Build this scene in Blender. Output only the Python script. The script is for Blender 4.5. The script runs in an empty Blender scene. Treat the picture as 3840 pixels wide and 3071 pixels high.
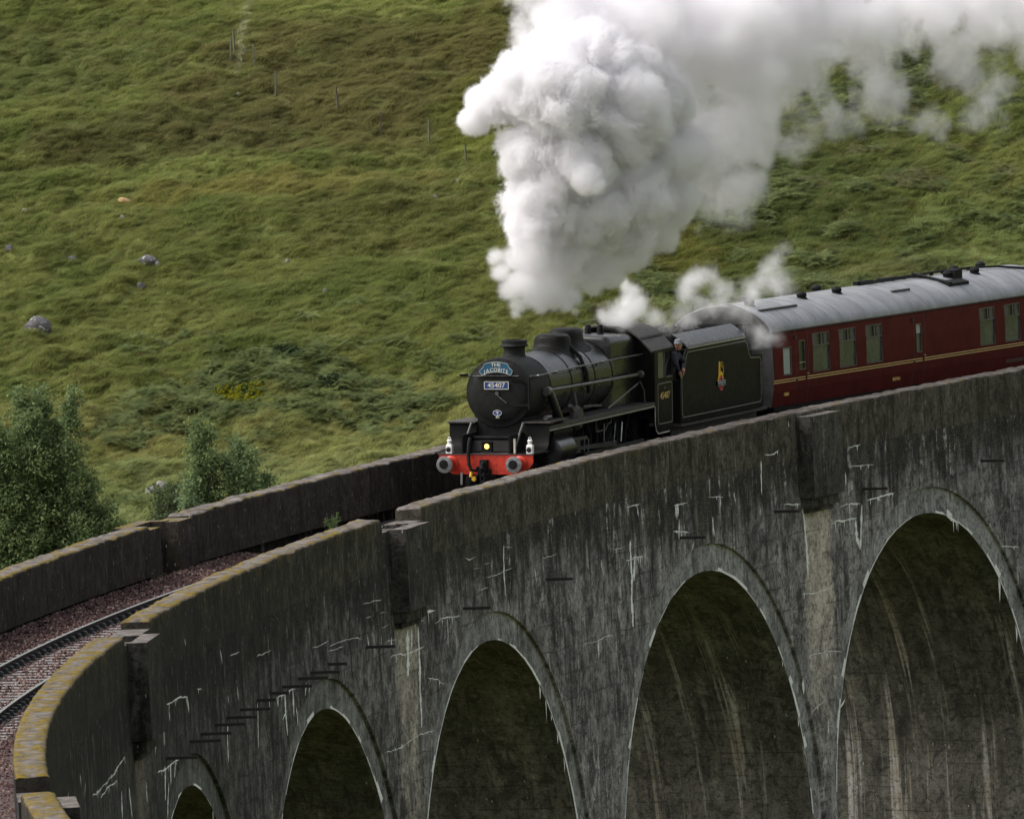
import bpy, bmesh, math, random
import numpy as np
from mathutils import Vector, Matrix
random.seed(7); rng = np.random.default_rng(7)
SC = bpy.context.scene; COL = SC.collection
# ------------------------------------------------------------------ camera, world, sun, exposure
CAM = np.array([-146.47359, -302.74024, 25.45378])
YAW, PIT, ROLL = [math.radians(a) for a in (17.32229, -4.16114, -2.88806)]
RAD, GRAD = 241.86005, 0.0155041          # radius of the curve, fall of the line away from the viewer
E1 = np.array([math.cos(YAW), math.sin(YAW), 0.0]); E2 = np.array([-math.sin(YAW), math.cos(YAW), 0.0])
def make_camera():
    fw = np.array([-math.sin(YAW)*math.cos(PIT), math.cos(YAW)*math.cos(PIT), math.sin(PIT)])
    up = np.cross(E1, fw)
    rx = E1*math.cos(ROLL) + up*math.sin(ROLL); uy = up*math.cos(ROLL) - E1*math.sin(ROLL)
    cd = bpy.data.cameras.new('camera'); co = bpy.data.objects.new('camera', cd); COL.objects.link(co)
    M = Matrix.Identity(4)
    for i in range(3):
        M[i][0], M[i][1], M[i][2], M[i][3] = rx[i], uy[i], -fw[i], CAM[i]
    co.matrix_world = M
    cd.sensor_width = 36.0; cd.lens = 36.0*49391.056/3840.0
    cd.clip_start = 1.0; cd.clip_end = 9000.0
    cd.dof.use_dof = True; cd.dof.focus_distance = 312.0; cd.dof.aperture_fstop = 8.0
    SC.camera = co
make_camera()
SUN_EL, SUN_AZ = math.radians(52), math.radians(250)     # azimuth measured clockwise from +Y
world = bpy.data.worlds.new('World'); SC.world = world; world.use_nodes = True
wt = world.node_tree; wt.nodes.clear()
sky = wt.nodes.new('ShaderNodeTexSky'); sky.sky_type = 'NISHITA'; sky.sun_disc = False
sky.sun_elevation = SUN_EL; sky.sun_rotation = SUN_AZ
sky.air_density = 1.0; sky.dust_density = 6.0; sky.ozone_density = 1.0; sky.altitude = 100
hs = wt.nodes.new('ShaderNodeHueSaturation'); hs.inputs['Saturation'].default_value = 0.3   # cloud cover takes the blue out
bg = wt.nodes.new('ShaderNodeBackground'); bg.inputs['Strength'].default_value = 0.15
wo_ = wt.nodes.new('ShaderNodeOutputWorld')
wt.links.new(sky.outputs[0], hs.inputs['Color']); wt.links.new(hs.outputs[0], bg.inputs['Color']); wt.links.new(bg.outputs[0], wo_.inputs['Surface'])
sl = bpy.data.lights.new('sun', 'SUN'); sl.energy = 1.0; sl.angle = math.radians(26); sl.color = (1.0, 0.965, 0.91)
so = bpy.data.objects.new('sun', sl); COL.objects.link(so)
sd = Vector((math.sin(SUN_AZ)*math.cos(SUN_EL), math.cos(SUN_AZ)*math.cos(SUN_EL), math.sin(SUN_EL)))
so.rotation_euler = sd.to_track_quat('Z', 'Y').to_euler(); so.location = (-260, 0, 120)
vs = SC.view_settings
vs.view_transform = 'Standard'; vs.look = 'None'; vs.gamma = 1.0; vs.exposure = 0.66; vs.use_curve_mapping = False
SC.render.engine = 'CYCLES'
cy = SC.cycles
cy.max_bounces = 10; cy.diffuse_bounces = 3; cy.glossy_bounces = 3; cy.transmission_bounces = 4; cy.transparent_max_bounces = 12
cy.volume_bounces = 20; cy.volume_step_rate = 1.5; cy.volume_max_steps = 256
cy.use_denoising = True; cy.denoising_prefilter = 'ACCURATE'
try: cy.denoiser = 'OPENIMAGEDENOISE'
except Exception: pass
# ------------------------------------------------------------------ noise (numpy)
_perm = rng.permutation(256); _perm = np.concatenate([_perm, _perm, _perm])
_g3 = rng.normal(size=(256, 3)); _g3 /= np.linalg.norm(_g3, axis=1)[:, None]; _g3 = _g3.astype(np.float32)
def perlin(x, y, z=0.0):
    x = np.asarray(x, np.float32); y = np.asarray(y, np.float32); z = np.asarray(z, np.float32) + np.zeros_like(x)
    xi = np.floor(x).astype(np.int32); yi = np.floor(y).astype(np.int32); zi = np.floor(z).astype(np.int32)
    xf = x-xi; yf = y-yi; zf = z-zi
    xi &= 255; yi &= 255; zi &= 255
    u = xf*xf*xf*(xf*(xf*6-15)+10); v = yf*yf*yf*(yf*(yf*6-15)+10); w = zf*zf*zf*(zf*(zf*6-15)+10)
    def gr(a, b, c):
        g = _g3[_perm[_perm[_perm[xi+a]+yi+b]+zi+c]]
        return g[..., 0]*(xf-a)+g[..., 1]*(yf-b)+g[..., 2]*(zf-c)
    x00 = gr(0,0,0)*(1-u)+gr(1,0,0)*u; x10 = gr(0,1,0)*(1-u)+gr(1,1,0)*u
    x01 = gr(0,0,1)*(1-u)+gr(1,0,1)*u; x11 = gr(0,1,1)*(1-u)+gr(1,1,1)*u
    return ((x00*(1-v)+x10*v)*(1-w)+(x01*(1-v)+x11*v)*w)*1.5
def fbm(x, y, z=0.0, o=4, gain=.5):
    s = 0; a = 1.0
    for i in range(o):
        s = s+a*perlin(x*2**i+17.3*i, y*2**i+5.1*i, np.asarray(z)*2**i+9.7*i); a *= gain
    return s
# ------------------------------------------------------------------ geometry helpers
def P(s, u, z):
    """Point on the viaduct: s metres along the curve (growing away), u metres towards the near side, z above rail level."""
    a = s/RAD; r = RAD-u
    return (-r*math.cos(a), r*math.sin(a), z-GRAD*s)
def tag(o, label=None, cat=None, group=None, kind=None):
    if label: o['label'] = label
    if cat: o['category'] = cat
    if group: o['group'] = group
    if kind: o['kind'] = kind
    return o
def empty(name, loc=(0, 0, 0), mat=None, label=None, cat=None, group=None, kind=None):
    o = bpy.data.objects.new(name, None); COL.objects.link(o)
    if mat is not None: o.matrix_world = mat
    else: o.location = loc
    o.empty_display_size = .3
    return tag(o, label, cat, group, kind)
def link_mesh(name, me, mat=None, parent=None):
    o = bpy.data.objects.new(name, me); COL.objects.link(o)
    if mat is not None and not me.materials: me.materials.append(mat)
    if parent is not None: o.parent = parent
    return o
class MB:
    """collects polygons; vertex transform f maps builder coordinates to object coordinates"""
    def __init__(self, f=None): self.v = []; self.f = []; self.uv = []; self.t = f
    def vert(self, p):
        self.v.append(tuple(self.t(*p)) if self.t else tuple(p)); return len(self.v)-1
    def face(self, idx, uv=None): self.f.append(tuple(idx)); self.uv.append(uv)
    def poly(self, pts, uv=None): self.face([self.vert(p) for p in pts], uv)
    def box(self, x0, x1, y0, y1, z0, z1):
        q = [(x0,y0,z0),(x1,y0,z0),(x1,y1,z0),(x0,y1,z0),(x0,y0,z1),(x1,y0,z1),(x1,y1,z1),(x0,y1,z1)]
        b = [self.vert(p) for p in q]
        for a in ((3,2,1,0),(4,5,6,7),(0,1,5,4),(1,2,6,5),(2,3,7,6),(3,0,4,7)): self.face([b[i] for i in a])
    def hexa(self, q):
        b = [self.vert(p) for p in q]
        for a in ((3,2,1,0),(4,5,6,7),(0,1,5,4),(1,2,6,5),(2,3,7,6),(3,0,4,7)): self.face([b[i] for i in a])
    def loft(self, rings, closed=True, caps=True):
        n = len(rings[0]); ids = [[self.vert(p) for p in r] for r in rings]
        for a, b in zip(ids[:-1], ids[1:]):
            for i in range(n if closed else n-1): self.face((a[i], a[(i+1) % n], b[(i+1) % n], b[i]))
        if caps and closed: self.face(ids[0][::-1]); self.face(ids[-1])
    def tube(self, path, r, n=8, caps=True):
        path = [Vector(p) for p in path]; rings = []
        rr = r if isinstance(r, (list, tuple)) else [r]*len(path)
        for i, p in enumerate(path):
            d = (path[min(i+1, len(path)-1)]-path[max(i-1, 0)]).normalized()
            a = d.orthogonal().normalized() if i == 0 else (a-d*a.dot(d)).normalized()
            b = d.cross(a)
            rings.append([tuple(p+(a*math.cos(t)+b*math.sin(t))*rr[i]) for t in [2*math.pi*k/n for k in range(n)]])
        self.loft(rings, True, caps)
    def lathe(self, prof, c, axis, n=32, caps=True):
        """prof = [(r, h)] turned round the axis (0,1,2) through c"""
        rings = []
        o = [(1, 2), (2, 0), (0, 1)][axis]
        for r, h in prof:
            ring = []
            for k in range(n):
                t = 2*math.pi*k/n; p = [0, 0, 0]
                p[axis] = c[axis]+h; p[o[0]] = c[o[0]]+r*math.cos(t); p[o[1]] = c[o[1]]+r*math.sin(t); ring.append(tuple(p))
            rings.append(ring)
        self.loft(rings, True, caps)
    def prism(self, pts, lo, hi, axis):
        """2-D outline pushed along an axis; pts are the other two coordinates in order"""
        def q(p, h):
            r = list(p); r.insert(axis, h); return tuple(r)
        self.loft([[q(p, lo) for p in pts], [q(p, hi) for p in pts]])
    def build(self, name, mat, parent=None, smooth=None, recalc=True):
        me = bpy.data.meshes.new(name); me.from_pydata(self.v, [], self.f)
        if any(u is not None for u in self.uv):
            uvl = me.uv_layers.new(name='UVMap'); k = 0; buf = np.zeros((sum(len(f) for f in self.f), 2), np.float32)
            for f, u in zip(self.f, self.uv):
                if u is not None: buf[k:k+len(f)] = u
                k += len(f)
            uvl.data.foreach_set('uv', buf.ravel())
        if recalc:
            bm = bmesh.new(); bm.from_mesh(me); bmesh.ops.recalc_face_normals(bm, faces=bm.faces); bm.to_mesh(me); bm.free()
        if smooth is not None:
            me.polygons.foreach_set('use_smooth', [True]*len(me.polygons)); me.set_sharp_from_angle(angle=math.radians(smooth))
        return link_mesh(name, me, mat, parent)
def grid_uv_strip(mb, rows, uvs):
    """rows: lists of points of equal length -> quad sheet with uvs"""
    ids = [[mb.vert(p) for p in r] for r in rows]
    for a, b, ua, ub in zip(ids[:-1], ids[1:], uvs[:-1], uvs[1:]):
        for i in range(len(a)-1): mb.face((a[i], a[i+1], b[i+1], b[i]), (ua[i], ua[i+1], ub[i+1], ub[i]))
def arcbox(mb, s0, s1, u0, u1, z0, z1, ds=.6):
    n = max(1, int(math.ceil((s1-s0)/ds))); ss = [s0+(s1-s0)*i/n for i in range(n+1)]
    for i in range(n):
        a, b = ss[i], ss[i+1]
        for u, fl in ((u1, 0), (u0, 1)): mb.poly([P(a,u,z0),P(b,u,z0),P(b,u,z1),P(a,u,z1)], [(a,z0),(b,z0),(b,z1),(a,z1)])
        for z in (z1, z0): mb.poly([P(a,u0,z),P(b,u0,z),P(b,u1,z),P(a,u1,z)], [(a,z+u0),(b,z+u0),(b,z+u1),(a,z+u1)])
    for s in (s0, s1): mb.poly([P(s,u0,z0),P(s,u1,z0),P(s,u1,z1),P(s,u0,z1)], [(s+u0,z0),(s+u1,z0),(s+u1,z1),(s+u0,z1)])
# ------------------------------------------------------------------ materials
class NT:
    def __init__(self, name, disp=False):
        self.m = bpy.data.materials.new(name); self.m.use_nodes = True; self.t = self.m.node_tree; self.t.nodes.clear()
        self.out = self.t.nodes.new('ShaderNodeOutputMaterial'); self.b = self.t.nodes.new('ShaderNodeBsdfPrincipled')
        self.t.links.new(self.b.outputs[0], self.out.inputs['Surface'])
    def n(self, typ, **k):
        nd = self.t.nodes.new('ShaderNode'+typ)
        for a, v in k.items():
            if a.startswith('_'): setattr(nd, a[1:], v)
            else: self.set(nd.inputs[a.replace('__', ' ')], v)
        return nd
    def set(self, sock, v):
        if isinstance(v, bpy.types.NodeSocket): self.t.links.new(v, sock)
        elif isinstance(v, bpy.types.Node): self.t.links.new(v.outputs[0], sock)
        elif sock.type == 'RGBA' and not isinstance(v, (int, float)): sock.default_value = tuple(v)+((1,) if len(v) == 3 else ())
        else: sock.default_value = v
    def bs(self, **k):
        for a, v in k.items(): self.set(self.b.inputs[a.replace('__', ' ')], v)
        return self
    def math(self, op, a, b=0.0, clamp=False):
        nd = self.t.nodes.new('ShaderNodeMath'); nd.operation = op; nd.use_clamp = clamp; self.set(nd.inputs[0], a); self.set(nd.inputs[1], b); return nd.outputs[0]
    def mix(self, f, a, b, mode='MIX'):
        nd = self.t.nodes.new('ShaderNodeMix'); nd.data_type = 'RGBA'; nd.blend_type = mode
        self.set(nd.inputs[0], f); self.set(nd.inputs[6], a); self.set(nd.inputs[7], b); return nd.outputs[2]
    def ramp(self, v, lo, hi, smooth=True):
        nd = self.t.nodes.new('ShaderNodeMapRange'); nd.interpolation_type = 'SMOOTHSTEP' if smooth else 'LINEAR'
        self.set(nd.inputs[0], v); nd.inputs[1].default_value = lo; nd.inputs[2].default_value = hi; return nd.outputs[0]
    def noise(self, vec, scale, detail=4, rough=.55, sc=None, dist=0.0):
        if sc is not None:
            mp = self.t.nodes.new('ShaderNodeMapping'); self.set(mp.inputs[0], vec); mp.inputs['Scale'].default_value = sc; vec = mp.outputs[0]
        nd = self.t.nodes.new('ShaderNodeTexNoise'); self.set(nd.inputs['Vector'], vec); nd.inputs['Scale'].default_value = scale
        nd.inputs['Detail'].default_value = detail; nd.inputs['Roughness'].default_value = rough; nd.inputs['Distortion'].default_value = dist
        return nd.outputs[0]
    def bump(self, h, strength=.4, dist=.02):
        nd = self.t.nodes.new('ShaderNodeBump'); self.set(nd.inputs['Height'], h); nd.inputs['Strength'].default_value = strength; nd.inputs['Distance'].default_value = dist
        self.t.links.new(nd.outputs[0], self.b.inputs['Normal'])
    def coord(self, k='Object'): return self.t.nodes.new('ShaderNodeTexCoord').outputs[k]
    def sep(self, v):
        nd = self.t.nodes.new('ShaderNodeSeparateXYZ'); self.set(nd.inputs[0], v); return nd.outputs
def plain(name, col, rough=.5, metal=0.0, var=.25, scale=6, bump=.0, spec=.5):
    m = NT(name); c = m.coord(); nz = m.noise(c, scale, 5, .6)
    col2 = m.mix(m.ramp(nz, .3, .7), [x*(1-var) for x in col], [min(1, x*(1+var)) for x in col])
    m.bs(Base__Color=col2, Metallic=metal, Specular__IOR__Level=spec)
    r = m.ramp(m.noise(c, scale*2.3, 3), .2, .8, False)
    m.set(m.b.inputs['Roughness'], m.math('ADD', m.math('MULTIPLY', r, .14), rough-.07))
    if bump: m.bump(nz, bump, .01)
    return m.m
def concrete(name, dark, light, zdark=None, moss=0.0, streak=1.0, specks=1.0, lifts=True, topmoss=False, zlow=None, runs=None, sdark=0.0, patches=0.0, strips=()):
    m = NT(name); uv = m.coord('UV'); ob = m.coord('Object')
    s, z, _ = m.sep(uv)
    big = m.ramp(m.noise(uv, .30, 5, .62, dist=.8), .36, .66)
    med = m.noise(uv, 1.5, 8, .76, sc=(1, .85, 1), dist=.5)
    fine = m.noise(uv, 6.5, 8, .82); grit = m.noise(uv, 24, 4, .8)
    stk = m.noise(uv, 1.0, 4, .6, sc=(2.6, .26, 1), dist=.7)
    f = m.math('ADD', m.math('MULTIPLY', big, .35), m.math('MULTIPLY', m.ramp(med, .38, .64), .65))
    col = m.mix(f, dark, light)
    if zdark is not None:          # weathering: the wall round the parapet is black with algae, lower down it is cleaner
        zz = m.math('ADD', z, m.math('ADD', m.math('MULTIPLY', m.math('SUBTRACT', stk, .5), 3.6), m.math('MULTIPLY', m.math('SUBTRACT', big, .5), 1.0)))
        top = m.mix(m.ramp(med, .42, .60), [x*.35 for x in zdark[2]], [x*2.1 for x in zdark[2]])
        col = m.mix(m.ramp(zz, zdark[0], zdark[1]), col, top)
    if zlow is not None:
        zz = m.math('ADD', z, m.math('MULTIPLY', m.math('SUBTRACT', med, .5), 7.0))
        col = m.mix(m.ramp(zz, zlow[0], zlow[1]), zlow[2], col)
    blk = m.math('MULTIPLY', m.ramp(stk, .52, .60), m.ramp(m.noise(uv, .9, 5, .7), .40, .56))
    col = m.mix(m.math('MULTIPLY', blk, .75*min(1, streak)), col, [x*.22 for x in dark])
    blot = m.ramp(m.noise(uv, 2.2, 8, .82, sc=(1, .75, 1), dist=1.2), .51, .575)
    col = m.mix(m.math('MULTIPLY', blot, .72), col, [x*.30 for x in dark])
    pale = m.math('MULTIPLY', m.ramp(m.noise(uv, 1.0, 5, .66, sc=(2.2, .36, 1), dist=1.0), .545, .64), m.ramp(m.noise(uv, 2.4, 6, .78), .46, .58))
    col = m.mix(m.math('MULTIPLY', pale, min(1, .62*streak)), col, [min(1, x*1.75) for x in light])
    if strips:                      # clean pale concrete under the refuges, where rain does not reach
        mk = 0.0; wob = m.math('MULTIPLY', m.math('SUBTRACT', m.noise(uv, .9, 6, .72), .5), 2.4)
        for c in strips:
            d = m.math('ABSOLUTE', m.math('SUBTRACT', m.math('ADD', s, wob), c)); mk = m.math('MAXIMUM', mk, m.ramp(d, 1.15, .75))
        zf = m.math('MULTIPLY', m.ramp(m.math('ADD', z, m.math('MULTIPLY', m.math('SUBTRACT', med, .5), 8.0)), -8.5, -2.6), m.ramp(z, -1.36, -1.46))
        col = m.mix(m.math('MULTIPLY', m.math('MULTIPLY', mk, zf), .88), col, m.mix(m.ramp(med, .36, .62), (.36, .315, .26), (.74, .66, .56)))
    if patches:                     # old lime wash and repairs low on the spandrels
        pm = m.math('MULTIPLY', m.ramp(m.noise(uv, .42, 5, .7, dist=1.2), .53, .68), m.ramp(z, -1.2, -2.6))
        col = m.mix(m.math('MULTIPLY', m.math('MULTIPLY', pm, m.ramp(med, .40, .62)), patches), col, (.44, .42, .40))
    if runs is not None:            # pale mineral runs that follow gravity down the barrel of an arch
        r1 = m.ramp(m.noise(uv, 1.0, 6, .7, sc=(2.4, .10, 1), dist=.5), .53, .66)
        r2 = m.math('MULTIPLY', m.math('MULTIPLY', r1, m.ramp(s, -12.0, 9.0)), m.math('SUBTRACT', 1.0, m.ramp(m.math('ADD', z, m.math('MULTIPLY', med, 7)), -4.5, .5)))
        col = m.mix(m.math('MULTIPLY', r2, .8), col, m.mix(m.ramp(m.noise(uv, .7, 3), .42, .58), runs[0], runs[1]))
    col = m.mix(m.math('MULTIPLY', m.ramp(fine, .50, .58), .62), col, [x*.3 for x in dark])
    col = m.mix(m.math('MULTIPLY', m.ramp(grit, .57, .66), .40), col, [min(1, x*2.0) for x in light])
    if sdark:                       # the near end is blacker with algae
        col = m.mix(m.math('MULTIPLY', m.ramp(m.math('ADD', s, m.math('MULTIPLY', m.math('SUBTRACT', med, .5), 50.0)), 4.0, -46.0), sdark), col, m.mix(.75, col, (.004, .004, .003)))
    if lifts:                       # joints between the lifts of the shuttering
        w = m.n('TexWave', Scale=.5, Distortion=1.4, Detail=3, Detail__Scale=1.2, _bands_direction='Y', _wave_profile='SAW'); m.set(w.inputs['Vector'], uv)
        ln = m.math('MULTIPLY', m.ramp(w.outputs[1], .95, .99), m.ramp(m.noise(uv, .8, 3), .42, .58))
        col = m.mix(m.math('MULTIPLY', ln, .7), col, [x*.2 for x in dark])
        w2 = m.n('TexWave', Scale=1.0, Distortion=.5, Detail=2, _bands_direction='Y', _wave_profile='SAW'); m.set(w2.inputs['Vector'], uv)
        col = m.mix(m.math('MULTIPLY', m.ramp(w2.outputs[1], .90, .98), m.math('MULTIPLY', m.ramp(m.noise(uv, .9, 4), .46, .60), .4)), col, [x*.25 for x in dark])
    if specks:
        for sc_, th, amt in ((2.3, .14, .42), (4.6, .17, .25)):
            v = m.n('TexVoronoi', Scale=sc_, Randomness=1.0); mp = m.n('Mapping'); m.set(mp.inputs[0], uv); mp.inputs['Scale'].default_value = (1.9, .7, 1); m.set(v.inputs['Vector'], mp.outputs[0])
            rnd = m.sep(v.outputs['Color'])[0]
            sp = m.math('MULTIPLY', m.math('LESS_THAN', m.math('ADD', v.outputs['Distance'], m.math('MULTIPLY', m.noise(uv, 9, 3), .14)), th), m.math('LESS_THAN', rnd, amt*specks))
            col = m.mix(m.math('MULTIPLY', sp, .6), col, (.42, .415, .40))
    if moss:
        mz = m.math('ADD', z, m.math('MULTIPLY', m.math('SUBTRACT', m.noise(uv, 1.6, 5, .65, sc=(1, .5, 1)), .5), 2.1))
        mk = m.math('MULTIPLY', m.ramp(mz, .95, 1.4), m.math('MULTIPLY', m.ramp(m.math('ADD', s, m.math('MULTIPLY', big, 20.0)), 26.0, -6.0), moss))
        mk = m.math('MULTIPLY', mk, m.ramp(m.noise(uv, 3.2, 5, .7), .40, .62))
        col = m.mix(mk, col, m.mix(m.ramp(fine, .3, .7), (.075, .05, .012), (.17, .12, .016)))
    if topmoss:
        g = m.n('NewGeometry'); nz = m.sep(g.outputs['Normal'])[2]
        a = m.ramp(nz, .45, .8)
        k = m.math('MINIMUM', m.math('ABSOLUTE', m.math('SUBTRACT', m.math('DIVIDE', m.math('SUBTRACT', z, 1.16), .6), .5)), .5)
        sf = m.ramp(s, 14.0, -55.0)
        pv = m.math('ADD', m.noise(uv, 1.5, 8, .74), m.math('ADD', m.math('MULTIPLY', k, .20 if topmoss is True else 0.0), m.math('MULTIPLY', m.math('SUBTRACT', sf, .5 if topmoss is True else 1.6), .10)))
        patch = m.ramp(pv, .555, .62)
        mossc = m.mix(m.ramp(m.noise(uv, 6, 5, .7), .3, .7), (.060, .042, .010), (.20, .140, .014))
        slab = m.mix(m.ramp(m.noise(uv, 2.6, 6, .72), .36, .66), (.060, .050, .040), (.20, .178, .165))
        col = m.mix(a, col, m.mix(patch, slab, mossc))
    m.bs(Base__Color=col, Roughness=.9, Specular__IOR__Level=.25)
    h = m.math('ADD', m.math('ADD', m.math('MULTIPLY', fine, .6), m.math('MULTIPLY', grit, .15)), med)
    m.bump(h, .9, .06)
    return m.m
M = {}
M['wall'] = concrete('weathered_concrete', (.070, .066, .065), (.42, .396, .388), zdark=(-1.9, -.4, (.036, .0325, .0245)), moss=1.0, sdark=1.0, patches=1.0, strips=(-88.8, -51.5, -17.95, 17.1, 50.6))
M['ring'] = concrete('arch_ring_concrete', (.20, .195, .192), (.44, .43, .425), streak=.7, specks=0.0, lifts=False, sdark=.8)
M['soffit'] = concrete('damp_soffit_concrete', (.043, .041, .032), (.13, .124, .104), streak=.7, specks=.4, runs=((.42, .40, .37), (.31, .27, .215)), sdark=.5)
M['parapet'] = concrete('mossy_parapet_concrete', (.034, .030, .022), (.145, .128, .10), moss=1.0, specks=1.6, topmoss=True, lifts=False, sdark=.95)
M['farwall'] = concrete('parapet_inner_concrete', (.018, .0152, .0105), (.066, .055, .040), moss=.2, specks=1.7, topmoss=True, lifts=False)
M['refuge'] = concrete('refuge_concrete', (.026, .0245, .020), (.11, .102, .09), streak=1.2, specks=.6, topmoss=2, lifts=False, sdark=.6)
M['cream'] = concrete('sheltered_cream_concrete', (.42, .37, .30), (.80, .71, .60), streak=1.0, specks=0.0, zlow=(-7.0, -2.2, (.20, .185, .168)), sdark=.5)
M['lime'] = plain('lime_deposit', (.78, .78, .76), .8, 0, .25, 20)
M['iron'] = plain('rusty_iron', (.022, .018, .016), .7, 0, .4, 30)
M['black'] = plain('loco_black_paint', (.0105, .0102, .0098), .45, 0, .3, 3, 0, .07)
M['boiler'] = plain('boiler_black_paint', (.012, .0118, .0115), .29, 0, .25, 2, 0, .6)
M['smokebox'] = plain('smokebox_black', (.0085, .0085, .0082), .6, 0, .4, 9, .12, .25)
M['soot'] = plain('sooty_black', (.0065, .0065, .0065), .75, 0, .5, 8, .1, .2)
M['plate'] = plain('running_plate_dirt', (.045, .038, .034), .6, 0, .4, 7, .1)
M['lining'] = plain('cream_lining', (.50, .47, .36), .5, 0, .15)
M['liningdim'] = plain('worn_cream_lining', (.24, .23, .19), .5, 0, .3, 20)
M['red'] = plain('buffer_beam_red', (.46, .030, .010), .45, 0, .18, 9, .08)
M['bufface'] = plain('buffer_face_steel', (.17, .175, .17), .5, .4, .4, 12, .1)
M['steel'] = plain('bright_steel', (.42, .42, .41), .35, .8, .2)
M['rod'] = plain('oily_steel', (.12, .118, .112), .4, .7, .4, 14)
M['whitepaint'] = plain('white_lamp_paint', (.74, .74, .70), .4, 0, .08)
M['blue'] = plain('headboard_blue', (.012, .085, .16), .4, 0, .12)
M['plateblue'] = plain('number_plate_blue', (.012, .045, .20), .4, 0, .08)
M['letter'] = plain('cream_letters', (.66, .63, .52), .45, 0, .05)
M['gold'] = plain('gold_letters', (.62, .42, .11), .45, 0, .1)
M['goldline'] = plain('gold_line', (.60, .44, .17), .45, 0, .1)
M['yellow'] = plain('emblem_yellow', (.70, .45, .015), .5, 0, .12)
M['emred'] = plain('emblem_red', (.42, .06, .055), .5, 0, .1)
M['grey'] = plain('emblem_grey', (.36, .42, .42), .5, 0, .1)
M['maroon'] = plain('coach_maroon', (.078, .0125, .0105), .6, 0, .12, 2, .0, .05)
M['coachend'] = plain('coach_end_black', (.035, .034, .033), .6, 0, .3, 4)
M['glass'] = plain('window_glass', (.048, .056, .055), .2, 0, .35, 2.5, 0, .45)
M['darkglass'] = plain('dark_opening', (.008, .008, .008), .3, 0, .2)
M['frost'] = plain('frosted_glass', (.30, .34, .31), .4, 0, .1)
M['alu'] = plain('dull_window_frame', (.075, .068, .064), .5, .2, .25)
M['rail'] = plain('rail_side_rust', (.018, .015, .014), .6, .2, .4, 12)
M['railtop'] = plain('rail_head_polished', (.50, .50, .49), .3, .85, .1, 10)
M['sleeper'] = plain('weathered_sleeper', (.215, .20, .19), .8, 0, .45, 10, .3)
M['chair'] = plain('rail_chair_iron', (.03, .034, .034), .5, .3, .4, 14)
def roof_mat():
    m = NT('coach_roof_grey'); c = m.coord(); x, y, z = m.sep(c)
    n1 = m.noise(c, 1.6, 6, .65, sc=(1, .35, 1)); n2 = m.noise(c, 9, 4)
    col = m.mix(m.ramp(n1, .3, .72), (.15, .155, .165), (.285, .29, .305)); col = m.mix(m.math('MULTIPLY', m.ramp(n2, .5, .8), .35), col, (.16, .16, .16))
    m.bs(Base__Color=col, Roughness=.42); return m.m
M['roof'] = roof_mat()
def fire_mat():
    m = NT('headlight_glow'); m.bs(Base__Color=(1, .6, .2)); 
    m.set(m.b.inputs['Emission Color'], (1.0, .46, .09)); m.b.inputs['Emission Strength'].default_value = 2.2; return m.m
M['glow'] = fire_mat()
def attr_mat(name, attr, inst=False, rough=.8, trans=0.25, var=.25):
    m = NT(name); a = m.n('Attribute', _attribute_name=attr, _attribute_type='INSTANCER' if inst else 'GEOMETRY')
    c = m.coord(); nz = m.noise(c, 9 if inst else .9, 4)
    col = m.mix(m.ramp(nz, .25, .75), m.mix(1.0, a.outputs['Color'], (1-var,)*3, 'MULTIPLY'), m.mix(1.0, a.outputs['Color'], (1+var,)*3, 'MULTIPLY'))
    m.bs(Base__Color=col, Roughness=rough, Specular__IOR__Level=.06)
    if trans:
        tr = m.n('BsdfTranslucent'); m.set(tr.inputs['Color'], col); mx = m.n('MixShader'); mx.inputs[0].default_value = trans
        m.t.links.new(m.b.outputs[0], mx.inputs[1]); m.t.links.new(tr.outputs[0], mx.inputs[2]); m.t.links.new(mx.outputs[0], m.out.inputs['Surface'])
    return m.m
M['hill'] = attr_mat('hill_ground', 'tint', False, .95, 0, .2)
M['grass'] = attr_mat('grass_blades', 'tint', True, .6, .45, .2)
M['bracken'] = attr_mat('bracken_fronds', 'tint', True, .6, .42, .2)
# ------------------------------------------------------------------ hillside, valley
def hbase(d, l):
    d = np.asarray(d, float); l = np.asarray(l, float)
    t = np.clip((d-336)/36, 0, 1)
    low = -26+19.7*(t*t*(3-2*t)*.35+t*.65)
    far = np.minimum(-6.3+.22*(d-372), 190+.02*(d-1264))
    return np.where(d < 372, low, far)
def hill_z(d, l):
    d = np.asarray(d, float); l = np.asarray(l, float)
    z = hbase(d, l)
    w = np.clip((d-366)/10, 0, 1)*np.clip((900-d)/300, 0, 1)
    warp = fbm(l/7, d/7, 3.0, 2)*1.6
    z = z+w*(.55*fbm(l/9+1.7, d/9, .5, 3)+.25*perlin(l/30, d/24, 8.))
    a = np.abs(perlin((l+warp)/1.55, (d+warp*.6)/2.1, 1.3)); b = np.abs(perlin((l-warp)/.62, d/.95, 4.1)); c = perlin(l/.3, d/.4, 2.2)
    amp = .75+.5*perlin(l/6, d/6, 6.6)
    return z+w*amp*(.78*a+.15*b+.03*c)
def blob(l, d, cl, cd, rl, rd, n=.8):
    q = ((l-cl)/rl)**2+((d-cd)/rd)**2
    return np.clip(1.35-q+n*fbm(l/1.3, d/2.2, cl, 3), 0, 1)
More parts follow.
